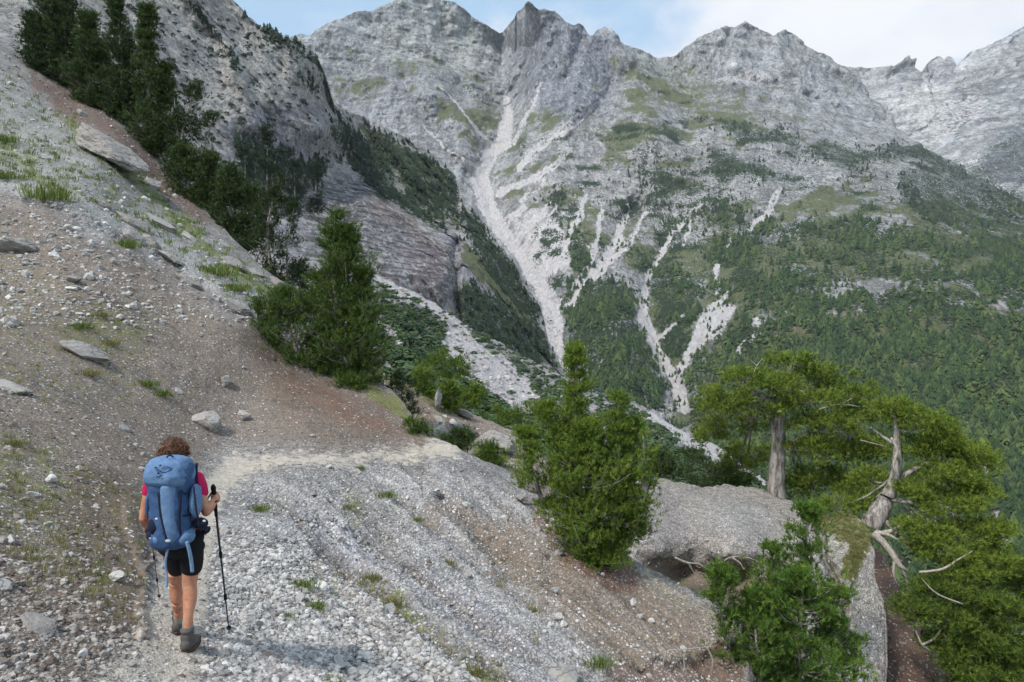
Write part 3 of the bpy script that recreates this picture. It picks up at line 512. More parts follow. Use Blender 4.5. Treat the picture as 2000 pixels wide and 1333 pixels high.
# ================================================================== near ground
GM = ground_mat('limestone_grit')
PATH = [(1.0, 34, 's', [(200, 1700, 170), (270, 1400, 110), (310, 1333, 84), (338, 1230, 60), (360, 1120, 46), (385, 1020, 36), (414, 955, 30), (456, 912, 19), (530, 898, 11), (620, 892, 7), (740, 893, 7), (830, 889, 11), (880, 880, 20)])]
def paint_near(PX, PY, P):
    t = tint(PX, PY, C(164, 159, 156), [
        (C(132, 118, 100), 0.9, 14, 's', [(700, 730, 22), (770, 790, 22), (820, 850, 20)]),
        (C(158, 147, 137), 0.9, 40, 'p', [(-200, 380), (60, 380), (480, 610), (640, 740), (840, 880), (430, 880), (300, 1000), (260, 1250), (100, 1500), (-300, 1500)]),
        (C(140, 127, 115), 0.8, 30, 'p', [(480, 640), (700, 780), (835, 885), (620, 880), (520, 780)]),
        (C(116, 102, 88), 0.85, 26, 'p', [(150, 930), (260, 930), (290, 1060), (280, 1230), (200, 1230), (120, 1060)]),
        (C(172, 169, 167), 0.9, 30, 'p', [(420, 930), (840, 900), (1000, 940), (1060, 1010), (1120, 1100), (1420, 1333), (500, 1600), (380, 1400), (430, 1150)]),
        (C(176, 174, 178), 0.9, 22, 's', [(560, 1000, 20), (720, 1090, 26), (900, 1180, 26), (1080, 1330, 24)]),
        (C(170, 167, 164), 0.9, 26, 'p', [(440, 1050), (560, 1080), (700, 1170), (860, 1270), (960, 1400), (500, 1500), (440, 1260)]),
        (C(170, 156, 142), 0.8, 30, 'p', [(900, 1000), (1080, 1080), (1260, 1150), (1450, 1230), (1420, 1340), (1200, 1280), (1000, 1120)]),
        (C(184, 172, 150), 0.8, 14, 's', [(1260, 1130, 16), (1360, 1190, 16), (1450, 1235, 14)]),
        (C(184, 182, 180), 0.8, 26, 'p', [(0, 150), (150, 260), (300, 420), (520, 560), (480, 610), (250, 480), (0, 370)])])
    fan = mask(PX, PY, [(1.0, 40, 'p', [(500, 930), (840, 910), (1000, 950), (1060, 1010), (1160, 1120), (1450, 1240), (1480, 1600), (760, 1600), (600, 1120)])])
    q = np.stack([(P[..., 0] + P[..., 1]) / 0.42, (P[..., 0] - P[..., 1]) / 4.0, P[..., 2] / 4], -1); sn = fbm(q, 5, 0.6, seed=55) * 1.6
    sn2 = fbm(np.stack([P[..., 0] / 4 + P[..., 1] / 7, P[..., 1] / 0.9 - P[..., 0] * 0.2, P[..., 2] / 1.0], -1), 5, 0.6, seed=56) * 1.6
    t = t * (1 + fan * sn * 0.45 + (1 - fan) * sn2 * 0.34)[..., None]
    t = t * (1 - (fan * np.clip(-sn - 0.15, 0, 1) * 0.9)[..., None] * np.array([0.0, 0.12, 0.28]))
    P[..., 2] += fan * (sn * 0.17 - 0.03)
    soil = mask(PX, PY, [(0.62, 60, 'p', [(-200, 400), (60, 390), (480, 620), (640, 740), (840, 880), (430, 880), (300, 1000), (260, 1250), (100, 1500), (-300, 1500)]), (0.72, 40, 'p', [(490, 680), (640, 740), (760, 780), (835, 880), (700, 860), (560, 800)]), (0.95, 20, 'p', [(190, 960), (270, 960), (290, 1060), (282, 1220), (230, 1220), (180, 1080)]),
                         (1.1, 16, 'p', [(1060, 960), (1100, 1050), (1230, 1090), (1260, 1150), (1190, 1160), (1100, 1110), (1040, 1020)]), (0.8, 20, 'p', [(60, 130), (280, 270), (420, 440), (380, 440), (220, 300), (60, 180)]), (0.7, 20, 'e', (870, 1010, 70, 30)), (0.62, 40, 'p', [(860, 980), (1040, 1020), (1250, 1120), (1440, 1240), (1400, 1330), (1180, 1300), (1000, 1180), (880, 1070)]), (0.45, 24, 's', [(720, 1110, 10), (850, 1220, 14), (980, 1320, 16)]),
                         (0.9, 12, 'p', [(1190, 1275), (1300, 1290), (1440, 1250), (1460, 1400), (1180, 1400)]), (0.8, 12, 'e', (1000, 1080, 30, 14)), (0.7, 20, 'e', (250, 540, 120, 30))])
    grass = mask(PX, PY, [(0.34, 22, 'p', [(0, 120), (130, 260), (300, 400), (420, 500), (560, 590), (520, 620), (380, 540), (240, 440), (60, 380), (-100, 340)]), (0.75, 14, 's', [(120, 240, 12), (260, 350, 14), (420, 500, 16), (540, 590, 16)]), (0.6, 14, 's', [(0, 280, 20), (110, 370, 16)]),
                          (0.7, 14, 'e', (600, 1150, 50, 40)), (0.65, 14, 's', [(720, 1120, 10), (790, 1180, 14), (850, 1230, 8)]), (0.6, 14, 's', [(890, 1270, 10), (960, 1310, 14), (1020, 1330, 14)]), (0.45, 40, 'p', [(-100, 820), (120, 860), (180, 1060), (100, 1100), (-100, 1000)]), (0.5, 14, 'e', (690, 985, 20, 30)), (0.5, 30, 'e', (200, 650, 120, 60)), (0.28, 24, 'p', [(-60, 820), (140, 860), (280, 1000), (280, 1200), (160, 1160), (60, 1020), (-60, 980)]), (0.35, 40, 'p', [(-100, 420), (200, 560), (330, 760), (100, 800), (-100, 700)]), (0.5, 14, 'e', (1170, 1000, 14, 30)), (0.7, 12, 's', [(700, 735, 14), (770, 785, 14), (815, 835, 10)])], 18, 30)
    pth = mask(PX, PY, PATH, 14, 40)
    rust = mask(PX, PY, [(0.9, 40, 'p', [(490, 680), (640, 740), (760, 780), (835, 880), (700, 860), (560, 800)]), (1.0, 16, 'p', [(1060, 960), (1100, 1050), (1230, 1090), (1260, 1150), (1190, 1160), (1100, 1110), (1040, 1020)]), (0.8, 20, 'p', [(60, 130), (280, 270), (420, 440), (380, 440), (220, 300), (60, 180)]), (0.6, 12, 'p', [(1190, 1275), (1300, 1290), (1440, 1250), (1460, 1400), (1180, 1400)])])
    scree = mask(PX, PY, [(0.9, 30, 'p', [(440, 1050), (560, 1080), (700, 1170), (860, 1270), (960, 1400), (500, 1500), (440, 1260)]), (0.45, 40, 'p', [(430, 920), (1000, 930), (1100, 1100), (1400, 1330), (440, 1500)]), (0.3, 60, 'p', [(-100, 400), (500, 640), (500, 840), (200, 1333), (-100, 1333)])])
    return dict(tint=t, soil=np.clip(soil - pth, 0, 1.2), grass=grass, path=pth, rust=rust, scree=scree * (1 - 0.7 * pth))
LN = layer('hillside', [(-900, -700), (-400, -190), (0, 84), (60, 112), (150, 185), (260, 250), (330, 330), (420, 430), (500, 510), (560, 562), (640, 640), (740, 738), (790, 790), (818, 832), (828, 852), (850, 856), (880, 868), (930, 890), (1000, 925), (1045, 965), (1075, 1012), (1130, 1062), (1240, 1096), (1300, 1126), (1380, 1170), (1440, 1207), (1462, 1240), (1478, 1400), (1500, 1900), (1540, 2400)],
           [(-900, 2600), (1540, 2600)],
           [(300, 1333, 5.1), (365, 1265, 5.9), (300, 1100, 8.0), (340, 1000, 10.6), (400, 930, 13.3), (430, 905, 14.7), (520, 893, 15.4), (650, 890, 16), (830, 880, 17.8), (1000, 940, 17.6), (1040, 970, 17), (1000, 1333, 8.2), (700, 1333, 6.4), (1400, 1333, 11.5), (700, 1100, 11), (1000, 1100, 13.5), (1150, 1090, 14), (1240, 1110, 14.5), (1450, 1225, 13.4), (1300, 1333, 10.6), (1200, 1200, 12.3), (900, 1000, 14.6), (700, 980, 13.6), (550, 1000, 11.6), (500, 1200, 7.7), (600, 1333, 5.9),
            (0, 1333, 4.4), (0, 1100, 6.1), (200, 1100, 7.1), (200, 1333, 4.85), (0, 900, 8.8), (250, 950, 10.4), (0, 700, 13.5), (0, 550, 18), (0, 370, 24), (250, 850, 13), (250, 700, 17), (250, 500, 22), (480, 620, 22.5), (450, 800, 18), (650, 830, 18.2), (650, 770, 20.5), (800, 860, 18.4), (740, 760, 22), (0, 300, 28), (0, 200, 34), (0, 90, 44), (150, 190, 43), (300, 350, 36), (420, 440, 34), (560, 560, 31), (300, 450, 27), (200, 300, 32), (630, 650, 27), (870, 870, 18.3),
            (-400, -150, 50), (-400, 400, 18), (-400, 900, 6.5), (-400, 1333, 3.6), (-900, 400, 12), (-900, -600, 50), (-900, 1400, 3.0), (300, 1900, 2.4), (1000, 1900, 3.6), (-300, 1900, 2.2), (-900, 2600, 1.3), (300, 2600, 1.3), (1000, 2600, 2.1), (1500, 2600, 3.0), (1500, 1900, 5.0), (1500, 1400, 10.5)],
           -900, 1540, 1000, 620, [('n', 0.006, 0.0, (1.1, 1.1, 1.1), 5, 51), ('a', 0.0, 0.07, (0.55, 0.55, 0.55), 6, 52)], paint_near, GM, jag=(2.6, 24.0), back=(7, 0.8), vpow=0.8,
           relief=[(0.035, 20, 's', [(500, 990, 6), (640, 1040, 14), (800, 1130, 18), (980, 1260, 20)]), (0.03, 16, 's', [(860, 985, 10), (960, 1060, 16), (1040, 1190, 20)]), (-0.02, 16, 's', [(700, 1150, 10), (860, 1260, 14)]), (0.03, 14, 's', [(60, 390, 6), (280, 490, 8), (480, 620, 8)]), (0.024, 16, 'p', [(1190, 1285), (1300, 1300), (1440, 1262), (1470, 1500), (1180, 1500)]), (-0.02, 10, 's', [(250, 1000, 10), (285, 1120, 10), (280, 1230, 10)])])

def paint_ledge(PX, PY, P):
    t = tint(PX, PY, C(168, 152, 138), [(C(186, 180, 170), 0.8, 12, 's', [(830, 845, 8), (900, 850, 8), (980, 880, 10)]), (C(150, 122, 104), 0.7, 14, 's', [(810, 780, 10), (860, 820, 10), (950, 850, 6)])])
    grass = mask(PX, PY, [(0.7, 10, 's', [(740, 730, 10), (800, 765, 14), (860, 790, 10)]), (0.7, 10, 's', [(850, 850, 8), (900, 865, 12), (960, 890, 14), (1020, 930, 16)])], 12, 24)
    soil = mask(PX, PY, [(0.8, 12, 's', [(800, 790, 14), (850, 830, 12), (930, 840, 8)])])
    return dict(tint=t, grass=grass, soil=soil, path=mask(PX, PY, [(0.7, 8, 's', [(835, 848, 8), (870, 835, 7), (850, 815, 5)])]), scree=np.ones(PX.shape) * 0.4)
LE = layer('rocky_ledge', [(560, 600), (680, 692), (740, 722), (800, 752), (850, 782), (900, 806), (960, 822), (1000, 838), (1030, 862), (1060, 890), (1110, 950), (1200, 1080), (1320, 1300)], [(560, 800), (800, 980), (1100, 1150), (1320, 1500)],
           [(560, 620, 31), (740, 725, 30), (800, 755, 30), (900, 808, 31), (1000, 840, 31), (1060, 890, 28), (1200, 1080, 22), (800, 800, 27), (870, 840, 25), (900, 870, 24), (1000, 910, 23), (800, 900, 24), (1050, 960, 22), (560, 780, 26), (1300, 1400, 18), (1100, 1150, 20)],
           560, 1320, 300, 110, [('n', 0.008, 0.006, (1.6, 1.6, 1.6), 5, 61)], paint_ledge, GM, jag=(4, 22), back=(6, 0.7))

def paint_outcrop(PX, PY, P):
    t = tint(PX, PY, C(176, 168, 160), [(C(160, 153, 150), 0.8, 16, 'e', (1290, 1020, 50, 50)), (C(176, 172, 168), 0.7, 14, 'e', (1450, 1010, 60, 40)), (C(138, 128, 118), 0.85, 14, 'p', [(1250, 1085), (1330, 1092), (1400, 1108), (1500, 1090), (1560, 1110), (1560, 1333), (1240, 1333)]),
                              (C(172, 166, 156), 0.9, 10, 'p', [(1590, 1010), (1640, 1030), (1640, 1160), (1725, 1140), (1730, 1180), (1640, 1200), (1600, 1100)]), (C(138, 136, 136), 0.8, 14, 'e', (1690, 1240, 50, 50))])
    grass = mask(PX, PY, [(1.0, 7, 'p', [(1570, 998), (1640, 1002), (1700, 1030), (1706, 1080), (1670, 1130), (1640, 1120), (1660, 1060), (1590, 1030)]), (0.7, 10, 's', [(1240, 935, 5), (1340, 938, 5)]), (0.6, 14, 'p', [(1240, 1120), (1340, 1120), (1330, 1180), (1240, 1160)])], 8, 24)
    soil = mask(PX, PY, [(0.7, 10, 'p', [(1250, 1090), (1330, 1096), (1400, 1112), (1560, 1100), (1560, 1300), (1240, 1300)]), (0.5, 14, 'e', (1640, 1130, 30, 20))])
    return dict(tint=t, grass=grass, soil=soil, path=np.zeros(PX.shape), scree=mask(PX, PY, [(0.6, 8, 'e', (1690, 1160, 40, 26))]))
LO = layer('rock_outcrop', [(1080, 1130), (1150, 1040), (1210, 968), (1236, 938), (1262, 930), (1290, 932), (1330, 940), (1362, 948), (1400, 950), (1440, 950), (1480, 954), (1510, 962), (1540, 976), (1570, 996), (1610, 1004), (1650, 1008), (1685, 1020), (1702, 1040), (1712, 1080), (1722, 1140), (1728, 1200), (1731, 1300), (1736, 1700)], [(1080, 1500), (1400, 1500), (1736, 1800)],
           [(1080, 1140, 17), (1236, 938, 22), (1300, 932, 23), (1440, 950, 23), (1540, 976, 22), (1650, 1008, 20), (1700, 1040, 19), (1722, 1140, 18), (1731, 1300, 17), (1300, 1000, 20), (1450, 1020, 19.5), (1300, 1075, 18.3), (1420, 1090, 18.2), (1520, 1080, 18.5), (1320, 1110, 19.2), (1420, 1130, 19.2), (1350, 1180, 17), (1500, 1200, 17), (1640, 1100, 18.2), (1660, 1250, 17.2), (1300, 1400, 14), (1600, 1500, 14)],
           1080, 1736, 330, 280, [('n', 0.014, 0.005, (1.3, 1.3, 1.3), 6, 71), ('a', 0.12, 0.06, (0.6, 0.6, 0.6), 5, 72), ('x', 0.16, 0, (0.9, 0.9, 0.5), 5, 73)], paint_outcrop, GM, jag=(2.2, 16), back=(6, 0.7),
           relief=[(0.013, 16, 'p', [(1250, 1084), (1330, 1092), (1400, 1108), (1440, 1096), (1500, 1090), (1520, 1120), (1400, 1150), (1260, 1130)]), (0.03, 8, 's', [(1590, 1020, 4), (1610, 1100, 5), (1650, 1180, 5), (1640, 1300, 6)])])
def paint_gully(PX, PY, P):
    return dict(tint=tint(PX, PY, C(110, 92, 84), [(C(140, 122, 108), 0.6, 10, 'e', (1790, 1270, 30, 40))]), grass=mask(PX, PY, [(0.4, 20, 'e', (1790, 1180, 40, 30))]), soil=np.ones(PX.shape) * 0.75, rust=np.ones(PX.shape) * 0.8, path=np.zeros(PX.shape), scree=np.ones(PX.shape) * 0.1)
LG = layer('soil_gully', [(1500, 1060), (1690, 1050), (1730, 1090), (1760, 1150), (1800, 1215), (1840, 1270), (1870, 1340), (1920, 1500)], [(1500, 1700), (1920, 1800)],
           [(1500, 1060, 26), (1730, 1090, 25), (1800, 1215, 22), (1840, 1270, 21), (1750, 1333, 18), (1870, 1400, 19), (1600, 1500, 16), (1920, 1800, 14)],
           1500, 1920, 160, 120, [('n', 0.01, 0.006, (1.0, 1.0, 1.0), 5, 81)], paint_gully, GM, jag=(4, 18), back=(6, 0.8))
# one sheet of valley floor running to the horizon under everything
VM, vg = new_mat('valley_floor')
vco = vg.coord(); vp = principled(vg, vg.mix(vg.noise(vco, 0.01, 6, 0.6), C(70, 84, 52), C(150, 146, 130)), 0.95); vg.n('ShaderNodeOutputMaterial', {0: vp.outputs[0]})
vx = np.linspace(-9000, 9000, 61); GX, GY = np.meshgrid(vx, vx + 1000); GZ = -420 + 20 * fbm(np.stack([GX / 4000, GY / 4000, GX * 0], -1), 3)
tag(mesh_from('valley_ground', np.stack([GX, GY, GZ], -1).reshape(-1, 3), grid_faces(61, 61), VM), kind='structure')

# ------------------------------------------------------------------ stones
def stone_mat(name, lo, hi, warm=0.0):
    m, g = new_mat(name); co = g.coord()
    r = g.math('FRACT', g.math('ADD', g.attr('rnd').outputs['Fac'], g.n('ShaderNodeObjectInfo').outputs['Random']))
    geo = g.n('ShaderNodeNewGeometry').outputs['Position']
    n = g.noise(geo, 9.0, 7, 0.7); n2 = g.noise(g.map(geo, (3, 3, 12), (0.3, 0.4, 0)), 1.4, 6, 0.65)
    cr = g.ss(g.math('ABSOLUTE', g.math('SUBTRACT', g.noise(g.map(geo, (1.2, 1.2, 5), (0.3, 0.4, 0)), 1.0, 5, 0.6, 0.3), 0.5)), 0.0, 0.02, 0.45, 1.0); c = g.mix(r, lo, hi); v = g.math('MULTIPLY', g.lin(n, 0.3, 0.7, 0.72, 1.14), g.math('MULTIPLY', cr, g.lin(n2, 0.3, 0.7, 0.78, 1.1)))
    c = g.mix(1.0, c, g.n('ShaderNodeCombineColor', {0: v, 1: v, 2: v}).outputs[0], 'MULTIPLY')
    if warm: c = g.mix(g.math('MULTIPLY', g.ss(n, 0.5, 0.66), warm), c, C(150, 134, 110))
    p = principled(g, c, 0.9, g.math('ADD', n, g.math('MULTIPLY', n2, 0.6)), 0.7, 0.06, 0.2)
    g.n('ShaderNodeOutputMaterial', {0: p.outputs[0]}); return m
SM = stone_mat('pale_stone', C(150, 144, 140), C(226, 222, 216)); SMD = stone_mat('mixed_stone', C(112, 98, 88), C(204, 198, 190)); BM = stone_mat('boulder_stone', C(158, 153, 148), C(184, 179, 173), 0.35)
P0 = [stone_proto(0, 100 + i, 0.7, 0.3, 3) for i in range(8)]; P1 = [stone_proto(1, 200 + i, 0.65, 0.4, 5) for i in range(8)]
def gravel(name, L, n, dens, box, smin, smed, smax, mat, seed, sub=0, sig=0.55):
    X, Y_, Pp = sample(L, n, dens, box, seed); r = np.random.default_rng(seed + 1); k = len(X)
    s = np.clip(smed * np.exp(r.normal(0, sig, k)), smin, smax); pr = P0 if sub == 0 else P1
    pos = Pp + np.c_[np.zeros(k), np.zeros(k), s * 0.05]
    o = scatter_mesh(name, [p[0] for p in pr], pr[0][1], pos, s * 0.5 * 1.25, r.uniform(0, 6.28, k), mat, tilt=r.normal(0, 0.35, k)); tag(o, kind='stuff'); return o
Z_WHITE = [(1.0, 22, 'p', [(430, 1040), (520, 1060), (700, 1165), (870, 1270), (980, 1420), (400, 1500), (430, 1260)])]
notpath = lambda x, y: 1 - 0.93 * mask(x, y, PATH, 8, 40)
gravel('white_gravel', LN, 42000, lambda x, y: mask(x, y, Z_WHITE) * notpath(x, y), (400, 1020, 1000, 1480), 0.014, 0.034, 0.10, SM, 1)
gravel('pale_gravel', LN, 46000, lambda x, y: (0.16 + 0.6 * mask(x, y, [(0.8, 30, 'p', [(430, 920), (1000, 930), (1100, 1060), (1050, 1333), (440, 1500)])])) * notpath(x, y), (400, 900, 1460, 1460), 0.014, 0.023, 0.09, SM, 2)
gravel('slope_gravel', LN, 60000, lambda x, y: (0.36 + 0.3 * mask(x, y, [(1, 40, 'p', [(0, 1000), (250, 1050), (300, 1400), (-100, 1400)])])) * (1 - 0.6 * mask(x, y, [(1, 20, 'p', [(190, 960), (270, 960), (290, 1060), (282, 1220), (230, 1220), (180, 1080)])])) * notpath(x, y), (-60, 380, 840, 1460), 0.012, 0.022, 0.10, SMD, 3)
gravel('upper_slope_gravel', LN, 9000, lambda x, y: 0.5 + 0 * x, (-60, 80, 600, 640), 0.04, 0.08, 0.3, SM, 4)
gravel('ledge_gravel', LE, 5000, lambda x, y: 0.5 + 0 * x, (700, 700, 1200, 1100), 0.03, 0.06, 0.3, SM, 5)
gravel('outcrop_gravel', LO, 9000, lambda x, y: 0.22 + 0 * x, (1200, 920, 1735, 1400), 0.02, 0.035, 0.14, SMD, 6)
gravel('gully_gravel', LG, 2500, lambda x, y: 0.5 + 0 * x, (1700, 1080, 1900, 1400), 0.02, 0.05, 0.2, SMD, 7)
gravel('path_grit', LN, 22000, lambda x, y: mask(x, y, PATH, 8, 40), (150, 860, 900, 1480), 0.006, 0.012, 0.045, SM, 8)
gravel('talus_rubble', LT, 15000, lambda x, y: np.clip(0.15 + mask(x, y, BARE, 6, 26), 0, 1), (690, 520, 1560, 1000), 0.3, 0.7, 2.4, stone_mat('talus_block', C(160, 152, 148), C(214, 206, 202)), 9)

# single stones big enough to be picked out
stone_me = []
for i in range(6):
    V, Fc = stone_proto(2, 300 + i, 0.62, 0.5, 7); o = mesh_from('stone', V * 0.5, Fc, SM, False); stone_me.append(o.data); bpy.data.objects.remove(o)
def lone_stones(L, n, box, dens, s0, s1, seed, label, group):
    X, Y_, Pp = sample(L, n * 6, dens, box, seed); r = np.random.default_rng(seed)
    for i in range(min(n, len(X))):
        o = bpy.data.objects.new('stone', stone_me[r.integers(0, 6)]); COL.objects.link(o); s = s0 + (s1 - s0) * r.random() ** 2.2
        o.location = Pp[i] + np.array([0, 0, s * 0.1]); o.scale = (s, s, s); o.rotation_euler = (r.normal(0, .3), r.normal(0, .3) + 0.3, r.uniform(0, 6.28)); tag(o, label, 'stone', group)
lone_stones(LN, 90, (0, 420, 820, 1300), lambda x, y: notpath(x, y) ** 3 * 0.8, 0.10, 0.30, 21, 'pale limestone stone lying loose on the brown slope above the path', 'stones on the slope above the path')
lone_stones(LN, 50, (780, 960, 1430, 1320), lambda x, y: 0.5 + 0 * x, 0.09, 0.26, 22, 'pale limestone stone lying on the eroded slope below the path', 'stones on the slope below the path')
lone_stones(LE, 16, (800, 770, 1040, 900), lambda x, y: 0.5 + 0 * x, 0.2, 0.6, 23, 'pale stone on the grassy ledge past the bend in the path', 'stones on the ledge')

def boulder(name, label, px, py, wpx, hpx, ang, seed, L=None, Y=None, depth=0.8, mat=None, cat='boulder', group=None, sink=0.0, cuts=9):
    base = surf(L, px, py) if Y is None else ray(px, py, Y); d = base[1] - (0.3 * wpx / F_PX * base[1] if Y is None else 0)
    c = ray(px, py + hpx * 0.12, d); sx_, sz_ = wpx / F_PX * d, hpx / F_PX * d
    V, Fc = ico(5); rng = np.random.default_rng(seed)
    for _ in range(cuts + 5):
        nrm = rng.normal(size=3); nrm /= np.linalg.norm(nrm); h = rng.uniform(0.42, 0.8); dd = V @ nrm - h; V = V - np.where(dd > 0, dd, 0)[:, None] * nrm
    V = V / np.abs(V).max(0); V = V * (1 + 0.09 * ridged(V * 1.7 + seed, 5, seed=seed) + 0.05 * ridged(V * np.array([5, 5, 14]) + seed, 4, seed=seed + 2))[:, None] * np.array([sx_ / 2, max(sx_ * depth, sz_) / 2, sz_ / 2])
    a = R_(-ang); ca, sa = math.cos(a), math.sin(a); V = np.stack([V[:, 0] * ca + V[:, 2] * sa * -1, V[:, 1], V[:, 0] * sa + V[:, 2] * ca], -1)
    o = mesh_from(name, V, Fc, mat or BM, True, {'rnd': np.full(len(V), rng.random())}); o.location = c; tag(o, label, cat, group); return o
# px, py = middle in the photograph; angle = downhill tilt
boulder('boulder', 'long grey slab of rock jutting from the slope under the upper pines', 208, 288, 190, 56, 28, 1, LN, depth=0.7)
boulder('boulder', 'rounded grey rock just below the lower end of the long jutting slab', 296, 362, 44, 36, 30, 2, LN)
boulder('boulder', 'narrow pale rock sliver in the brown litter above the long slab', 168, 226, 34, 12, 38, 3, LN)
boulder('boulder', 'pale flat-topped rock at the left edge of the photo', 14, 472, 92, 40, 6, 4, LN)
boulder('boulder', 'small oval pale stone on the open slope right of the left-edge rock', 141, 545, 36, 15, 12, 5, LN)
boulder('boulder', 'elongated whitish rock embedded in the slope between two grass tufts', 172, 684, 100, 32, 32, 6, LN)
boulder('boulder', 'big angular pale grey block lying just above and behind the hiker', 395, 817, 70, 46, 30, 7, LN)
boulder('boulder', 'smaller whitish block right of the big angular block', 475, 813, 30, 24, 20, 8, LN)
boulder('boulder', 'small pale wedge on the slope left of the big angular block', 240, 836, 30, 13, 48, 9, LN)
boulder('boulder', 'flat pale grey rock half buried in grit low on the left', 72, 1222, 80, 26, 26, 10, LN)
boulder('boulder', 'long flat pale slab in the dry grass at the left edge', 22, 752, 84, 18, 24, 11, LN)
boulder('boulder', 'pale stone pair on the slope below the big bushy pine', 446, 745, 26, 30, 20, 12, LN)
boulder('boulder', 'whitish jagged rock at the foot of the big bushy pine', 742, 752, 36, 28, -10, 13, Y=24)
boulder('boulder', 'upright white pointed rock on the ledge past the bend', 857, 776, 16, 44, 12, 14, Y=29, depth=1.0)
boulder('boulder', 'large smooth pinkish boulder on the ledge beyond the path', 972, 856, 92, 44, 6, 15, Y=25)
boulder('boulder', 'flat pale rock left of the large pinkish boulder', 905, 836, 62, 18, 8, 16, Y=26.5)
boulder('boulder', 'low tan slab at the edge of the ledge above the pinkish boulder', 905, 806, 56, 14, 14, 17, Y=30)
boulder('boulder', 'grey blocky rock at the bottom edge of the photo', 1104, 1318, 76, 40, 10, 18, LN)
boulder('boulder', 'rugged white rock cluster on the rim of the bank left of the middle pine', 1030, 972, 44, 26, 20, 19, LN)
boulder('boulder', 'triangular pale stone in the rusty litter under the middle pine', 1090, 1080, 22, 20, 10, 20, LN)
boulder('boulder', 'white stone below the rusty litter of the middle pine', 1086, 1152, 20, 16, 10, 23, LN)
boulder('boulder', 'grey stone in the gully of the fan below the path', 912, 1122, 16, 16, 0, 24, LN)
boulder('boulder', 'white pointed pebble rock near the crest of the brown slope', 427, 588, 14, 20, 30, 25, LN)
RLAB = ['grey layered rock ledge right of the wide herb patch, under the jutting slab', 'long grey rock ledge in the grass, uppermost toward the pines', 'short grey rock ledge touching the lowest branches of the low bushy pine', 'grey rock ledge just above the green herb patch among the ledges', 'grey rock ledge under the airy pine', 'grey rock ledge left of the green herb patch among the ledges', 'squat grey rock ledge by the herb clump at the rim of the brown slope', 'thin rock ledge low on the rim of the brown slope', 'thin rock ledge lowest on the rim, beside the big bushy pine', 'small rock ledge highest on the slope, left of all others', 'small rock ledge below the squat one at the rim', 'pale rock ledge at the end of the row, between airy pine and bushy pine']
for q, (bx, by, bw, bh, ba) in enumerate([(258, 432, 90, 26, 34), (316, 438, 66, 22, 38), (372, 462, 44, 16, 34), (452, 512, 66, 22, 34), (500, 530, 56, 18, 30), (330, 500, 60, 16, 34), (262, 462, 60, 22, 30), (380, 556, 70, 14, 34), (470, 600, 60, 14, 32), (204, 400, 44, 14, 36), (296, 470, 50, 18, 30), (540, 552, 44, 18, 32)]):
    boulder('rock_ledge', RLAB[q], bx, by, bw, bh, ba, 40 + q, LN, cat='rock ledge', group='rock ledges in the upper slope')

# ================================================================== vegetation
def leaf_mat(name, cols, trans=0.22, rough=0.7):
    m, g = new_mat(name)
    r = g.math('FRACT', g.math('ADD', g.attr('rnd').outputs['Fac'], g.n('ShaderNodeObjectInfo').outputs['Random']))
    ramp = g.n('ShaderNodeValToRGB', {0: r}); el = ramp.color_ramp.elements
    el[0].position = 0; el[0].color = cols[0]; el[1].position = 1; el[1].color = cols[-1]
    for i, c in enumerate(cols[1:-1]): e = el.new((i + 1) / (len(cols) - 1)); e.color = c
    p = g.n('ShaderNodeBsdfPrincipled', {'Base Color': ramp.outputs[0], 'Roughness': rough, 'Specular IOR Level': 0.25})
    if trans:
        t = g.n('ShaderNodeBsdfTranslucent', {'Color': ramp.outputs[0]}); mx = g.n('ShaderNodeMixShader', {0: trans, 1: p.outputs[0], 2: t.outputs[0]}); out = mx.outputs[0]
    else: out = p.outputs[0]
    g.n('ShaderNodeOutputMaterial', {0: out}); return m
def bark_mat(name, a, b, sc=14.0):
    m, g = new_mat(name); co = g.coord(); n = g.noise(g.map(co, (sc, sc, sc * 0.22)), 1.0, 7, 0.7, 0.3)
    c = g.mix(g.ss(n, 0.35, 0.65), a, b); p = principled(g, c, 0.9, n, 0.8, 0.03); g.n('ShaderNodeOutputMaterial', {0: p.outputs[0]}); return m
NEEDLE_DARK = leaf_mat('needles_dark', [C(44, 58, 36), C(62, 80, 44), C(84, 102, 52), C(54, 70, 44)])
NEEDLE = leaf_mat('needles_green', [C(58, 78, 34), C(88, 112, 42), C(126, 146, 56), C(72, 96, 40)])
NEEDLE_Y = leaf_mat('needles_yellow_green', [C(54, 74, 34), C(94, 116, 45), C(144, 160, 62), C(70, 92, 40), C(122, 140, 54)])
NEEDLE_BRIGHT = leaf_mat('needles_bright', [C(62, 88, 38), C(96, 126, 48), C(140, 162, 66), C(78, 106, 42)])
NEEDLE_MID = leaf_mat('needles_mid', [C(42, 60, 32), C(66, 88, 40), C(96, 118, 50), C(54, 76, 38)])
BARK = bark_mat('pine_bark', C(88, 80, 74), C(176, 168, 160), 9.0); DEAD = bark_mat('bleached_wood', C(140, 128, 116), C(196, 186, 174), 30)
FAR_TREE = leaf_mat('far_trees', [C(42, 60, 42), C(56, 78, 46), C(70, 92, 52), C(46, 64, 44), C(92, 108, 62), C(60, 80, 50)], 0)
FAR_TREE_H = leaf_mat('high_far_trees', [C(42, 56, 46), C(54, 70, 50), C(44, 58, 48)], 0)
SCRUB_M = leaf_mat('dwarf_pine', [C(50, 68, 46), C(66, 86, 52), C(80, 98, 60), C(56, 74, 56)], 0)

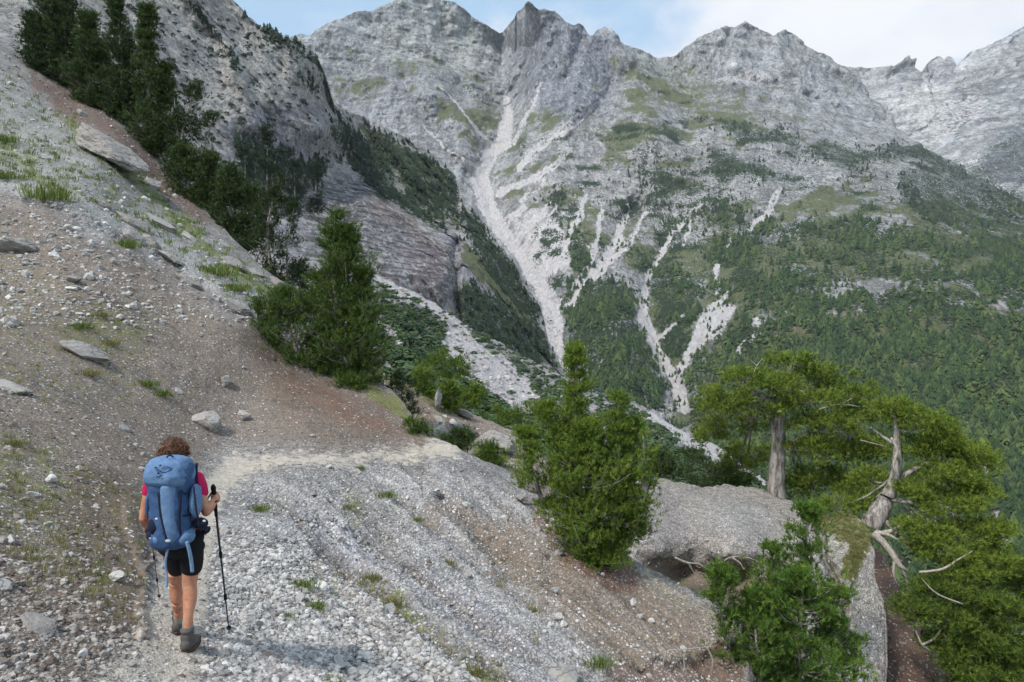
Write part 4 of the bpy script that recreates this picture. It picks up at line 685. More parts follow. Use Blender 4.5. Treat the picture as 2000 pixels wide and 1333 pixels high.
def far_proto(seed, tiers=5, sides=6, wid=0.26):
    r = np.random.default_rng(seed); V = []; Fc = []
    for t in range(tiers):
        z0 = 0.04 + 0.8 * t / tiers; z1 = z0 + 0.38; rad = wid * (1 - 0.8 * t / tiers) * r.uniform(0.8, 1.2); ox, oy = r.normal(0, 0.03, 2); a0 = r.uniform(0, 6.28); b = len(V)
        V.append((ox, oy, min(z1, 1.0)))
        for k in range(sides * 2):
            a = a0 + math.pi * k / sides; rr = rad * (r.uniform(0.9, 1.3) if k % 2 == 0 else r.uniform(0.35, 0.6)); V.append((ox + rr * math.cos(a), oy + rr * math.sin(a), z0 + (0 if k % 2 == 0 else 0.09) + r.normal(0, 0.015)))
        for k in range(sides * 2): Fc.append((b, b + 1 + k, b + 1 + (k + 1) % (sides * 2)))
    b = len(V)
    for k in range(3): V.append((0.02 * math.cos(k * 2.1), 0.02 * math.sin(k * 2.1), -0.1))
    V.append((0, 0, 0.6)); Fc += [(b, b + 1, b + 3), (b + 1, b + 2, b + 3), (b + 2, b, b + 3)]
    return np.array(V), np.array(Fc)
def round_proto(seed, n=34):
    r = np.random.default_rng(seed); V = []; Fc = []
    for k in range(n):
        d = r.normal(size=3); d /= np.linalg.norm(d); d[2] = abs(d[2]) * 1.1 - 0.15; c = d * r.uniform(0.26, 0.5) * np.array([1, 1, 1.0]) + np.array([0, 0, 0.45]); e = np.cross(d, r.normal(size=3)); e /= np.linalg.norm(e) + 1e-9; f = np.cross(d, e); s = r.uniform(0.13, 0.24)
        b = len(V); V += [c + e * s, c - e * s * 0.6 + f * s * 0.8, c - e * s * 0.6 - f * s * 0.8]; Fc.append((b, b + 1, b + 2))
    return np.array(V), np.array(Fc)
FP = [far_proto(i) for i in range(8)]; RP = [round_proto(i) for i in range(8)]
def forest(name, L, n, dens, box, seed, h0, h1, mat, prot, wide=1.0, keep=None, rnd=None):
    X, Y_, Pp = sample(L, n, dens, box, seed); r = np.random.default_rng(seed + 5); k = len(X); h = r.uniform(h0, h1, k) * r.uniform(0.75, 1.15, k)
    w_ = h * r.uniform(0.8, 1.3, k) * wide; scl = np.stack([w_, w_, h], -1); rot = r.uniform(0, 6.28, k); pos = Pp - np.array([0, 0, 1]) * h[:, None] * 0.06
    big = None
    if keep:
        sz = h / Pp[:, 1]; order = np.argsort(-sz); big = order[:keep]; rest = np.sort(order[keep:])
    else: rest = np.arange(k)
    o = scatter_mesh(name, [p[0] for p in prot], prot[0][1], pos[rest], scl[rest], rot[rest], mat); tag(o, kind='stuff')
    return pos, scl, rot, big
f_mass = lambda x, y: (1 - mask(x, y, [(0.9, 3.5, 's', [(a_, b_, c_ * 0.72) for a_, b_, c_ in r_]) for r_ in RUNS], 9, 30)) * np.clip(mask(x, y, FOREST, 14, 34) - 1.0 * mask(x, y, CLEAR, 12, 30), 0, 1) * np.clip(0.42 + 4.2 * fbm(np.stack([x / 46, y / 30, x * 0], -1), 5, 0.6, seed=77), 0.02, 1)
pos, scl, rot, big = forest('forest', LM, 40000, lambda x, y: f_mass(x, y) * sstep(380, 470, y + 0.0 * x), (1080, 380, 2150, 1380), 31, 8, 17, FAR_TREE, FP, 1.25, keep=290)
far_me = []
for i in range(5):
    o = mesh_from('conifer', FP[i][0], FP[i][1], FAR_TREE, False, {'rnd': np.zeros(len(FP[i][0]))}); far_me.append(o.data); bpy.data.objects.remove(o)
for q, i in enumerate(big):
    o = bpy.data.objects.new('conifer', far_me[q % 5]); COL.objects.link(o); o.location = pos[i]; o.scale = scl[i]; o.rotation_euler = (0, 0, rot[i])
    tag(o, 'dark green conifer low in the forest across the valley', 'conifer', 'nearest trees of the forest across the valley')
forest('high_forest', LM, 9000, lambda x, y: np.clip(f_mass(x, y) * 1.1 * (1 - sstep(400, 470, y)), 0, 1), (880, 120, 2150, 480), 32, 7, 12, FAR_TREE_H, FP, 1.25)
forest('broadleaf_wood', LM, 16000, lambda x, y: np.clip(0.6 * mask(x, y, [(1, 60, 'p', [(1350, 600), (2200, 560), (2200, 1400), (1400, 1400)])]) * np.clip(fbm(np.stack([x / 60, y / 60, x * 0 + 7], -1), 3, seed=9) * 2 + 0.3, 0, 1), 0, 1), (1350, 560, 2150, 1380), 33, 4, 9, leaf_mat('broadleaf', [C(58, 80, 46), C(78, 100, 54), C(100, 114, 62), C(62, 84, 50)], 0), RP, 1.0)
forest('scattered_trees', LM, 22000, lambda x, y: 0.55 * np.clip(0.25 + 1.8 * fbm(np.stack([x / 34, y / 24, x * 0], -1), 4, seed=79), 0.02, 1) * sstep(1050, 1300, x), (1080, 270, 2100, 1000), 34, 3.5, 9, FAR_TREE, FP, 1.3)
f_c = lambda x, y: np.clip(mask(x, y, FOREST_C, 10, 34), 0, 1) * np.clip(0.6 + 1.4 * fbm(np.stack([x / 20, y / 20, x * 0], -1), 4, seed=78), 0.1, 1)
forest('spur_forest', LC, 16000, f_c, (420, 0, 1120, 740), 35, 3.2, 6.5, FAR_TREE_H, FP, 1.3)
forest('cliff_shrubs', LC, 900, lambda x, y: 0.5 + 0 * x, (180, 0, 640, 330), 36, 1.2, 3.4, FAR_TREE_H, RP, 1.3)
forest('dwarf_pine_scrub', LT, 16000, lambda x, y: dens_scrub(x, y), (700, 530, 1560, 1010), 37, 0.8, 2.3, SCRUB_M, RP, 1.5)

# ---- pines close enough to show needles
def tube(pts, rad, sides=6, seed=0, rough=0.12):
    pts = np.array(pts, float); n = len(pts); rad = np.broadcast_to(np.array(rad, float), (n,)); rr = np.random.default_rng(seed)
    tan = np.gradient(pts, axis=0); tan /= np.linalg.norm(tan, axis=1)[:, None] + 1e-9
    ref = np.where(np.abs(tan[:, 2:3]) < 0.9, np.array([[0, 0, 1.0]]), np.array([[1.0, 0, 0]])); a = np.cross(tan, ref); a /= np.linalg.norm(a, axis=1)[:, None] + 1e-9; b = np.cross(tan, a)
    th = np.linspace(0, 2 * math.pi, sides, endpoint=False); R = rad[:, None] * (1 + rough * rr.normal(size=(n, sides)))
    V = pts[:, None] + (a[:, None] * np.cos(th)[None, :, None] + b[:, None] * np.sin(th)[None, :, None]) * R[..., None]
    V = V.reshape(-1, 3); Fc = []
    for i in range(n - 1):
        for k in range(sides): Fc.append((i * sides + k, i * sides + (k + 1) % sides, (i + 1) * sides + (k + 1) % sides, (i + 1) * sides + k))
    V = np.r_[V, pts[:1], pts[-1:]]; c0, c1 = len(V) - 2, len(V) - 1
    for k in range(sides): Fc.append((c0, (k + 1) % sides, k, k)); Fc.append((c1, (n - 1) * sides + k, (n - 1) * sides + (k + 1) % sides, (n - 1) * sides + (k + 1) % sides))
    return V, Fc
class MB:
    def __init__(s): s.V = []; s.F = []; s.n = 0
    def add(s, V, Fc):
        s.V.append(np.asarray(V)); s.F += [tuple(i + s.n for i in f) for f in Fc]; s.n += len(V); return s
    def build(s, name, mat, parent=None, smooth=True, origin=None):
        V = np.concatenate(s.V); Fs = []
        for f in s.F:
            u = []; [u.append(i) for i in f if i not in u]
            if len(u) > 2: Fs.append(u)
        if origin is not None: V = V - np.array(origin)
        me = bpy.data.meshes.new(name); me.from_pydata(V.tolist(), [], Fs); me.polygons.foreach_set('use_smooth', [smooth] * len(me.polygons)); me.update()
        if mat: me.materials.append(mat)
        o = bpy.data.objects.new(name, me); COL.objects.link(o); o.parent = parent; return o
def smooth_line(pts, k=6):
    pts = np.array(pts, float); n = len(pts); t = np.linspace(0, n - 1, (n - 1) * k + 1); i = np.clip(t.astype(int), 0, n - 2); f = (t - i)[:, None]
    p0, p1, p2, p3 = pts[np.maximum(i - 1, 0)], pts[i], pts[i + 1], pts[np.minimum(i + 2, n - 1)]
    return 0.5 * (2 * p1 + (p2 - p0) * f + (2 * p0 - 5 * p1 + 4 * p2 - p3) * f ** 2 + (3 * p1 - p0 - 3 * p2 + p3) * f ** 3)
def needles(name, B, D, Ls, mat, parent, origin, blades=12, nl=0.6, nw=0.05, seed=1):
    nw *= 0.95; nl *= 1.05
    """B shoot bases, D directions, Ls shoot lengths"""
    r = np.random.default_rng(seed); N = len(B); D = D / np.linalg.norm(D, axis=1)[:, None]
    s = 0.35 + 0.65 * r.random((N, blades)) ** 0.8; base = B[:, None] + D[:, None] * (Ls[:, None] * s)[..., None]
    q = r.normal(size=(N, blades, 3)); q -= (q * D[:, None]).sum(-1, keepdims=True) * D[:, None]; q /= np.linalg.norm(q, axis=-1, keepdims=True) + 1e-9
    out = q * r.uniform(0.45, 0.95, (N, blades, 1)) + D[:, None] * r.uniform(0.5, 1.0, (N, blades, 1)); out /= np.linalg.norm(out, axis=-1, keepdims=True)
    l = (Ls[:, None] * nl * r.uniform(0.7, 1.2, (N, blades)))[..., None]; tip = base + out * l
    sd = np.cross(out, r.normal(size=(N, blades, 3))); sd /= np.linalg.norm(sd, axis=-1, keepdims=True) + 1e-9; wv = sd * (Ls[:, None] * nw)[..., None]
    V = np.stack([base - wv, base + wv, tip], 2).reshape(-1, 3) - np.array(origin); Fc = np.arange(len(V)).reshape(-1, 3)
    ck = r.random(N // 20 + 2)[np.arange(N) // 20]
    rn = np.clip(np.repeat(ck * 0.35 + r.random(N) * 0.5, blades) + r.random(N * blades) * 0.15, 0, 0.999); return mesh_from(name, V, Fc, mat, False, {'rnd': np.repeat(rn, 3)}, parent)
CREST = 'dark pines along the crest of the slope'
def pine(label, stems, Y, mat, seed, group=None, shoots=3500, L=0.14, blades=12, trunk_r=0.09, prof=0.75, low=0.02, name='pine_tree', cat='pine tree', upness=0.8, gap=0.25, nw=0.05, bare=None, nl=0.62, clump=1.0, wfac=1.22):
    if group == CREST: wfac, L, nw, clump, prof = 1.2, L * 0.75, 0.07, 0.7, prof * 1.25; shoots = int(shoots * 1.15)
    r = np.random.default_rng(seed); org = ray(stems[0][0][0], stems[0][0][1], Y); root = empty(name, tuple(org), label, cat, group)
    tb = MB(); B = []; D = []; W = sum(s[2] * abs(s[0][1] - s[1][1]) for s in stems)
    for si, (b, t, wd) in enumerate(stems):
        dy = r.normal(0, 0.25) if si else 0
        p0 = ray(b[0], b[1], Y); p1 = ray(t[0], t[1], Y + dy); p0 = p0 - np.array([0, 0, 0.12]); R = wd * wfac / 2 / F_PX * Y; Hh = np.linalg.norm(p1 - p0)
        mid = (p0 + p1) / 2 + np.array([r.normal(0, 0.04) * Hh, r.normal(0, 0.04) * Hh, 0]); line = smooth_line([p0, mid, p1], 8)
        tb.add(*tube(line, np.linspace(trunk_r * (1 if si == 0 else 0.7), 0.012 * Hh / 4 + 0.006, len(line)), 8, seed + si))
        nS = int(shoots * wd * abs(b[1] - t[1]) / W); per = max(6, int(26 * clump)); nb = max(8, nS // per)
        for k in range(nb):
            f = low + (1 - low) * r.random() ** 1.05; Rk = R * max(0.07, (1 - f) ** prof) * r.uniform(0.4, 1.18) * (0.78 + 0.3 * math.sin(f * 19 + si * 2 + seed)) * (0.62 + 0.38 * min(1.0, f / 0.22))
            Rk = max(Rk, 0.10 * R); c = line[min(int(f * (len(line) - 1)), len(line) - 1)]; az = r.uniform(0, 6.28); up = r.uniform(0.05, 0.45) + 0.5 * f
            h = np.array([math.cos(az), math.sin(az), 0]); e = c + h * Rk + np.array([0, 0, 1]) * up * Rk; m_ = c + h * Rk * 0.55 + np.array([0, 0, 1]) * up * Rk * 0.28
            bl = smooth_line([c, m_, e], 3); 
            if Rk > 0.2 * R: tb.add(*tube(bl, np.linspace(0.16 * trunk_r + 0.004, 0.004, len(bl)), 4, k))
            ns = per; s = gap + (1 - gap) * r.random(ns) ** 0.7; pt = c[None] * ((1 - s) ** 2)[:, None] + 2 * (m_[None]) * (s * (1 - s))[:, None] + e[None] * (s ** 2)[:, None]
            spread = Rk * 0.12 + L * 0.8; pt = pt + r.normal(size=(ns, 3)) * spread * np.array([1, 1, 0.62]) * 0.6
            d = h[None] * r.uniform(0.1, 0.9, (ns, 1)) + np.array([[0, 0, 1.0]]) * upness * r.uniform(0.5, 1.3, (ns, 1)) + r.normal(size=(ns, 3)) * 0.35
            B.append(pt); D.append(d)
        ns = max(10, nS // 60); s = r.uniform(0.75, 1.0, ns); B.append(line[(s * (len(line) - 1)).astype(int)] + r.normal(size=(ns, 3)) * L * 0.4); D.append(np.array([[0, 0, 1.0]]) + r.normal(size=(ns, 3)) * 0.35)
    if bare:
        for pts in bare: ln = smooth_line([ray(x, y, Y + (z if len(q_) > 2 else 0)) for q_ in pts for (x, y, z) in [tuple(q_) + ((0,) if len(q_) == 2 else ())]], 5); tb.add(*tube(ln, np.linspace(0.035, 0.008, len(ln)), 5, 3))
    tb.build('trunk', BARK, root, origin=org)
    B = np.concatenate(B); D = np.concatenate(D); Ls = L * r.uniform(0.7, 1.25, len(B)); needles('crown', B, D, Ls, mat, root, org, blades, nl, nw, seed); return root
CREST = 'dark pines along the crest of the slope'
pine('broad dark pine standing highest on the slope, at the top left', [((100, 150), (98, -40), 120), ((80, 150), (62, 30), 80), ((140, 170), (140, -30), 90)], 44.0, NEEDLE_DARK, 1, CREST, 7000, 0.36, 10, 0.16, 0.7)
pine('dense dark pine second from the top of the slope, touching the broad highest one', [((175, 205), (172, 30), 110), ((200, 220), (196, 90), 90)], 42.5, NEEDLE_DARK, 2, CREST, 4200, 0.34, 10, 0.14, 0.75)
pine('slim pointed dark pine cut by the top edge of the photo', [((240, 235), (222, -12), 92), ((250, 240), (246, 110), 80)], 41.5, NEEDLE_DARK, 3, CREST, 4000, 0.34, 10, 0.14, 0.9)
pine('tall dark spire pine, the highest pointed tree right of the slim one', [((305, 300), (288, 14), 108), ((320, 300), (322, 130), 80)], 40.0, NEEDLE_DARK, 4, CREST, 5600, 0.33, 10, 0.15, 0.85)
pine('open pine with pale bare branches right of the tall spire', [((352, 345), (384, 165), 100), ((350, 350), (340, 190), 70), ((400, 350), (415, 225), 60)], 38.0, NEEDLE_DARK, 5, CREST, 1900, 0.3, 9, 0.12, 0.6, gap=0.5, bare=[[(330, 320), (345, 305), (352, 280)], [(330, 312), (338, 306), (346, 309)]])
pine('low bushy dark pine under the open one', [((370, 410), (350, 290), 120), ((410, 430), (410, 310), 100)], 36.5, NEEDLE_DARK, 6, CREST, 4200, 0.3, 10, 0.1, 0.45)
pine('round dark pine halfway down the crest', [((450, 470), (448, 325), 96), ((480, 490), (492, 365), 80)], 35.0, NEEDLE_DARK, 7, CREST, 3600, 0.28, 10, 0.1, 0.5)
pine('airy pine with visible sky gaps and thin stems lower on the crest', [((535, 550), (546, 345), 96), ((560, 560), (575, 400), 50), ((515, 540), (505, 380), 60)], 33.0, NEEDLE_DARK, 8, CREST, 2600, 0.24, 9, 0.09, 0.5, gap=0.5)
pine('small bluish dark pine bush between the airy pine and the big bushy one', [((590, 600), (586, 512), 80)], 34.0, FAR_TREE, 9, CREST, 900, 0.25, 10, 0.07, 0.5, name='pine_bush', cat='bush')
pine('big bushy green pine with a pointed top growing above the bend in the path', [((690, 755), (654, 416), 120), ((600, 725), (560, 572), 160), ((715, 752), (712, 530), 120), ((640, 740), (620, 540), 130), ((530, 700), (506, 585), 80), ((670, 756), (672, 450), 190)], 22.5, NEEDLE_MID, 10, None, 16000, 0.17, 11, 0.13, 0.55, upness=1.1, bare=[[(640, 770), (650, 740), (660, 700)], [(700, 770), (690, 740), (700, 700)], [(600, 650), (618, 630)]])
pine('bright green bushy pine on the bank right of the path, with a thin pointed top', [((1150, 1085), (1122, 678), 90), ((1140, 920), (1121, 678), 100), ((1190, 1085), (1208, 772), 110), ((1120, 1040), (1062, 792), 120), ((1200, 1070), (1240, 822), 90), ((1160, 1092), (1146, 836), 262), ((1065, 980), (1020, 846), 110), ((1230, 1050), (1256, 850), 60)], 14.0, NEEDLE, 11, None, 18000, 0.115, 12, 0.085, 0.66, upness=1.2,
     bare=[[(1118, 900), (1105, 860), (1098, 830), (1104, 780)], [(1150, 1010), (1130, 990), (1118, 985)], [(1150, 1005), (1165, 970), (1180, 950)], [(1180, 920), (1188, 890), (1190, 860)]])
pine('young bright green pine in front of the rock pillar at the bottom', [((1560, 1420), (1580, 990), 150), ((1440, 1300), (1410, 1120), 110), ((1620, 1420), (1630, 1160), 150), ((1530, 1400), (1510, 1070), 150), ((1500, 1420), (1470, 1160), 190), ((1640, 1440), (1670, 1250), 90), ((1570, 1440), (1570, 1120), 220)], 12.5, NEEDLE_BRIGHT, 12, None, 12500, 0.12, 13, 0.05, 0.45, upness=1.2, gap=0.3,
     bare=[[(1590, 1200), (1570, 1150), (1565, 1060)], [(1600, 1170), (1575, 1150), (1560, 1140)], [(1540, 1300), (1520, 1260), (1500, 1240)]])
BUSH = 'dwarf pine bushes on the ledge past the bend'
for i, (bx, by, tx, ty, wd, Yb, lab) in enumerate([(785, 815, 782, 735, 66, 23.5, 'dark round dwarf pine bush at the foot of the big bushy pine'), (835, 775, 832, 722, 36, 30, 'small upright pine bush left of the white pointed rock'), (878, 800, 876, 752, 34, 29.5, 'small green pine bush right of the white pointed rock'),
                                                 (900, 800, 920, 760, 60, 33, 'low green pine bush behind the tan slab on the ledge'), (960, 905, 958, 868, 40, 22, 'little green bush in front of the large pinkish boulder'), (812, 872, 808, 826, 46, 19.0, 'small green bush on the corner of the brown bank beside the path'), (900, 880, 895, 848, 60, 22.5, 'yellowish low bush between path and pinkish boulder'),
                                                 (690, 780, 680, 745, 60, 21.5, 'dull green low bush under the trunk of the big bushy pine'), (880, 740, 860, 700, 90, 48, 'dark dwarf pine thicket above the ledge'), (1000, 850, 1010, 800, 110, 44, 'dark dwarf pine thicket left of the middle pine')]):
    pine(lab, [((bx, by), (tx, ty), wd), ((bx - wd * .2, by), (tx - wd * .3, ty + 8), wd * .7), ((bx + wd * .2, by), (tx + wd * .3, ty + 10), wd * .7)], float(Yb), NEEDLE if i not in (0, 6) else NEEDLE_DARK, 50 + i, BUSH, 700, 0.007 * Yb, 9, 0.03, 0.3, name='pine_bush', cat='bush')
for i, (bx, by, tx, ty, wd, Yb, lab) in enumerate([(1360, 965, 1352, 892, 90, 27, 'dark green pine bush behind the left part of the rock outcrop'), (1420, 965, 1425, 905, 80, 27, 'dark green pine bush behind the middle of the rock outcrop'), (1290, 925, 1285, 890, 30, 27, 'tiny rusty bush left of the bushes behind the outcrop')]):
    pine(lab, [((bx, by), (tx, ty), wd), ((bx + 20, by), (tx + 24, ty + 8), wd * .8)], float(Yb), NEEDLE_DARK, 70 + i, 'bushes behind the rock outcrop', 800, 0.2, 9, 0.03, 0.3, name='pine_bush', cat='bush')
for i, (bx, by, ty, wd, lab) in enumerate([(470, 400, 262, 46, 'hazy bluish conifer below the cliff, left of three'), (520, 400, 246, 40, 'hazy bluish conifer below the cliff, tallest and middle'), (545, 410, 290, 50, 'hazy dark conifer below the cliff in front of the tallest'), (572, 430, 318, 46, 'hazy conifer below the cliff, lower right of the tallest'), (612, 420, 312, 44, 'hazy conifer beside the foot of the cliff'), (500, 420, 300, 60, 'wide hazy conifer under the left one')]):
    pine(lab, [((bx, by), (bx, ty), wd)], 150.0 + 6 * i, FAR_TREE_H, 90 + i, 'hazy conifers under the cliff', 1100, 0.85, 8, 0.25, 0.75, name='conifer', cat='conifer')

def pad_pine(label, trunk, limbs, pads, mat, seed, shoots=6000, L=0.15, dead=(), blades=12, thick=0.02):
    """old spreading pine: trunk and limbs as (px, py, Y, radius), foliage in flat pads (px, py, Y, rx, ry)"""
    r = np.random.default_rng(seed); org = ray(*trunk[0][:3]); root = empty('old_pine_tree', tuple(org), label, 'pine tree'); tb = MB()
    def tl(pts, k=7, sides=10): 
        P_ = smooth_line([ray(*p[:3]) for p in pts], k); rd = np.interp(np.linspace(0, 1, len(P_)), np.linspace(0, 1, len(pts)), [p[3] for p in pts]); return tube(P_, rd, sides, seed, 0.07)
    tb.add(*tl(trunk)); ends = [ray(*p[:3]) for p in trunk[len(trunk) // 2:]]
    for lm in limbs: tb.add(*tl(lm, 5, 7)); ends += [ray(*p[:3]) for p in lm[1:]]
    B = []; D = []; A = sum(p[3] * p[4] for p in pads); E = np.array(ends)
    for (x, y, Yp, rx, ry) in pads:
        c = ray(x, y, Yp); ax, az = rx * 1.02 / F_PX * Yp, ry * 0.85 / F_PX * Yp; n = int(shoots * rx * ry / A); e = E[np.argmin(((E - c) ** 2).sum(1))]
        ln = smooth_line([e, (e + c) / 2 + np.array([0, 0, -0.12]), c], 4); tb.add(*tube(ln, np.linspace(0.035, thick, len(ln)), 5, 1))
        nc = max(5, n // 22)
        for k in range(nc):
            q = r.normal(size=3); q /= np.linalg.norm(q); q *= r.random() ** 0.4; cc = c + q * np.array([ax, ax * 0.9, az])
            if k % 2 == 0: ln = smooth_line([c + (cc - c) * 0.15, (c + cc) / 2 + np.array([0, 0, -0.04]), cc], 2); tb.add(*tube(ln, np.linspace(0.014, 0.004, len(ln)), 3, 1))
            m = 22; pt = cc + r.normal(size=(m, 3)) * np.array([0.13, 0.13, 0.075]) * (Yp / 22.0); out = (cc - c) / (np.linalg.norm(cc - c) + 1e-6)
            B.append(pt); D.append(out[None] * 0.6 + np.array([[0, 0, 0.75]]) + r.normal(size=(m, 3)) * 0.4)
    tb.build('trunk', BARK, root, origin=org)
    for i, dp in enumerate(dead):
        db = MB(); 
        for br in dp: db.add(*tl(br, 5, 6))
        db.build('dead_branch', DEAD, root, origin=org)
    B = np.concatenate(B); D = np.concatenate(D); needles('crown', B, D, L * r.uniform(0.7, 1.25, len(B)), mat, root, org, blades, 0.62, 0.05, seed); return root
pad_pine('old flat-crowned pine with a thick bare grey trunk on the rock outcrop', [(1516, 975, 23, .30), (1516, 930, 23, .25), (1520, 870, 23, .23), (1521, 815, 23, .22), (1530, 765, 23, .14), (1545, 710, 23, .05)],
         [[(1522, 800, 23, .13), (1490, 775, 22.6, .08), (1440, 760, 22.2, .03)], [(1524, 790, 23, .12), (1575, 765, 23.2, .07), (1640, 760, 23.4, .03)], [(1520, 835, 23, .06), (1560, 825, 22.8, .05), (1600, 800, 22.6, .02)], [(1518, 895, 23, .07), (1545, 865, 22.8, .05), (1600, 840, 22.6, .03), (1660, 850, 22.6, .02)], [(1522, 770, 23, .08), (1480, 735, 23, .04), (1460, 715, 23, .02)], [(1520, 820, 23, .06), (1470, 815, 23.4, .03), (1410, 800, 23.6, .02)]],
         [(1545, 712, 23, 45, 20), (1455, 738, 22.4, 55, 22), (1420, 780, 22.2, 48, 22), (1510, 755, 22.4, 50, 20), (1600, 735, 23.2, 55, 20), (1650, 768, 23.3, 60, 22), (1480, 795, 22.8, 70, 18), (1590, 785, 22.2, 60, 18), (1610, 830, 22.4, 60, 24), (1440, 830, 24.5, 60, 24), (1700, 810, 23.4, 60, 22), (1590, 880, 22.6, 50, 26), (1650, 880, 23, 50, 26), (1460, 890, 26, 50, 30), (1590, 935, 23.5, 50, 24), (1400, 800, 23.6, 34, 18), (1650, 945, 23, 50, 26), (1560, 960, 24, 40, 18), (1710, 870, 23, 44, 26), (1390, 850, 25, 30, 22), (1430, 930, 27, 40, 16)],
         NEEDLE_Y, 21, 12000, 0.17, dead=[[[(1600, 800, 22, .03), (1640, 790, 21.9, .02), (1680, 795, 21.8, .006)], [(1640, 790, 21.9, .015), (1665, 778, 21.9, .005)]], [[(1470, 735, 22, .02), (1478, 715, 22, .014), (1490, 700, 22, .004)], [(1478, 715, 22, .012), (1462, 700, 22, .004)]], [[(1680, 860, 22, .02), (1720, 870, 21.9, .014), (1745, 876, 21.8, .005)]]])
pad_pine('old leaning pine with a twisted grey trunk hanging over the drop on the right', [(1700, 1030, 20, .30), (1716, 1002, 20, .27), (1735, 970, 20, .19), (1748, 930, 20, .13), (1752, 885, 20, .11), (1750, 840, 20.2, .06), (1745, 800, 20.4, .03)],
         [[(1745, 945, 20, .09), (1790, 915, 20, .06), (1850, 890, 20, .03)], [(1735, 975, 20, .08), (1790, 985, 19.6, .05), (1860, 1000, 19.4, .03)], [(1750, 870, 20, .06), (1720, 850, 20.4, .03), (1700, 835, 20.4, .02)], [(1720, 1005, 20, .08), (1770, 1060, 19.4, .05), (1840, 1100, 19, .04), (1920, 1120, 18.6, .02)]],
         [(1745, 800, 20.4, 50, 20), (1800, 830, 20.2, 60, 22), (1865, 870, 20, 60, 24), (1800, 880, 20.4, 50, 22), (1910, 905, 19.8, 36, 24), (1850, 925, 19.8, 60, 26), (1905, 960, 19.6, 40, 24), (1790, 960, 19.6, 40, 20), (1850, 990, 19.3, 66, 24), (1700, 940, 21, 40, 22), (1690, 985, 20.8, 40, 18), (1800, 1040, 19, 50, 22), (1880, 1050, 19, 56, 26), (1940, 1040, 19, 30, 26), (1950, 1100, 18.6, 50, 26), (1880, 1120, 18.6, 50, 24), (1640, 990, 20.6, 40, 12), (1830, 1080, 18.8, 46, 18)],
         NEEDLE_Y, 22, 13000, 0.155, dead=[
             [[(1706, 1040, 19.4, .12), (1735, 1072, 19.2, .10), (1758, 1105, 19, .07), (1775, 1116, 19, .02)], [(1748, 1090, 19.1, .05), (1745, 1118, 19, .035), (1752, 1142, 19, .01)], [(1758, 1105, 19, .05), (1768, 1125, 19, .03), (1774, 1146, 19, .01)]],
             [[(1712, 1040, 19.4, .07), (1735, 1045, 19.2, .05), (1755, 1056, 19.1, .01)]], [[(1712, 1044, 19.6, .08), (1745, 1036, 19.4, .06), (1768, 1020, 19.3, .03), (1775, 1008, 19.3, .01)]],
             [[(1795, 1118, 18.4, .03), (1840, 1112, 18.3, .035), (1870, 1094, 18.2, .02), (1900, 1076, 18.2, .006)]], [[(1740, 855, 19.6, .03), (1752, 880, 19.5, .035), (1745, 910, 19.5, .03), (1755, 930, 19.5, .02)]]])
pad_pine('dense pine whose crown fills the lower right corner below the leaning pine', [(1880, 1600, 18.5, .22), (1900, 1400, 18.4, .16), (1905, 1250, 18.3, .1), (1900, 1150, 18.2, .04)], [[(1900, 1350, 18.4, .08), (1840, 1290, 18, .04), (1800, 1260, 17.8, .02)], [(1902, 1300, 18.3, .08), (1960, 1240, 18, .04)]],
         [(1830, 1155, 18.4, 60, 24), (1780, 1190, 18.2, 30, 24), (1900, 1170, 18.2, 60, 26), (1960, 1200, 18, 50, 30), (1850, 1215, 18, 56, 26), (1920, 1250, 17.8, 56, 28), (1850, 1265, 18, 40, 24), (1990, 1280, 17.8, 50, 30), (1900, 1310, 17.6, 46, 28), (1960, 1340, 17.6, 60, 30), (2050, 1200, 18.4, 50, 40), (1990, 1140, 18.8, 40, 26), (1980, 1390, 17.6, 60, 40), (1890, 1370, 17.8, 46, 40)],
         NEEDLE_Y, 23, 14000, 0.16, dead=[[[(1880, 1180, 17.4, .02), (1830, 1160, 17.3, .02), (1800, 1130, 17.3, .006)]]])

# ---- roots in the undercut banks
def roots(label, lines, Y, r0):
    b = MB()
    for ln in lines: b.add(*tube(smooth_line([ray(x, y, Y) for x, y in ln], 5), np.linspace(r0, r0 * 0.25, (len(ln) - 1) * 5 + 1), 5, 3))
    org = ray(lines[0][0][0], lines[0][0][1], Y); return tag(b.build('exposed_root', DEAD, origin=org), label, 'root')
def place(o, x, y, Y): o.location = ray(x, y, Y)
rt = roots('bleached wavy roots hanging out of the undercut grey outcrop', [[(1318, 1090), (1345, 1100), (1365, 1102), (1385, 1115), (1405, 1102), (1430, 1088), (1462, 1090), (1482, 1098)], [(1345, 1100), (1350, 1110), (1356, 1120)], [(1385, 1113), (1378, 1122)], [(1430, 1090), (1445, 1100), (1452, 1112)]], 17.7, 0.03); place(rt, 1318, 1090, 17.7)
rt = roots('thin brown roots along the eroded lip of the bank at the bottom', [[(1180, 1262), (1220, 1284), (1260, 1292), (1300, 1272), (1340, 1268), (1400, 1262)], [(1260, 1290), (1256, 1310), (1262, 1333)], [(1340, 1268), (1336, 1296), (1346, 1330)], [(1380, 1264), (1392, 1290), (1388, 1320)], [(1300, 1274), (1296, 1300), (1310, 1326)]], 11.3, 0.016); place(rt, 1180, 1262, 11.3)

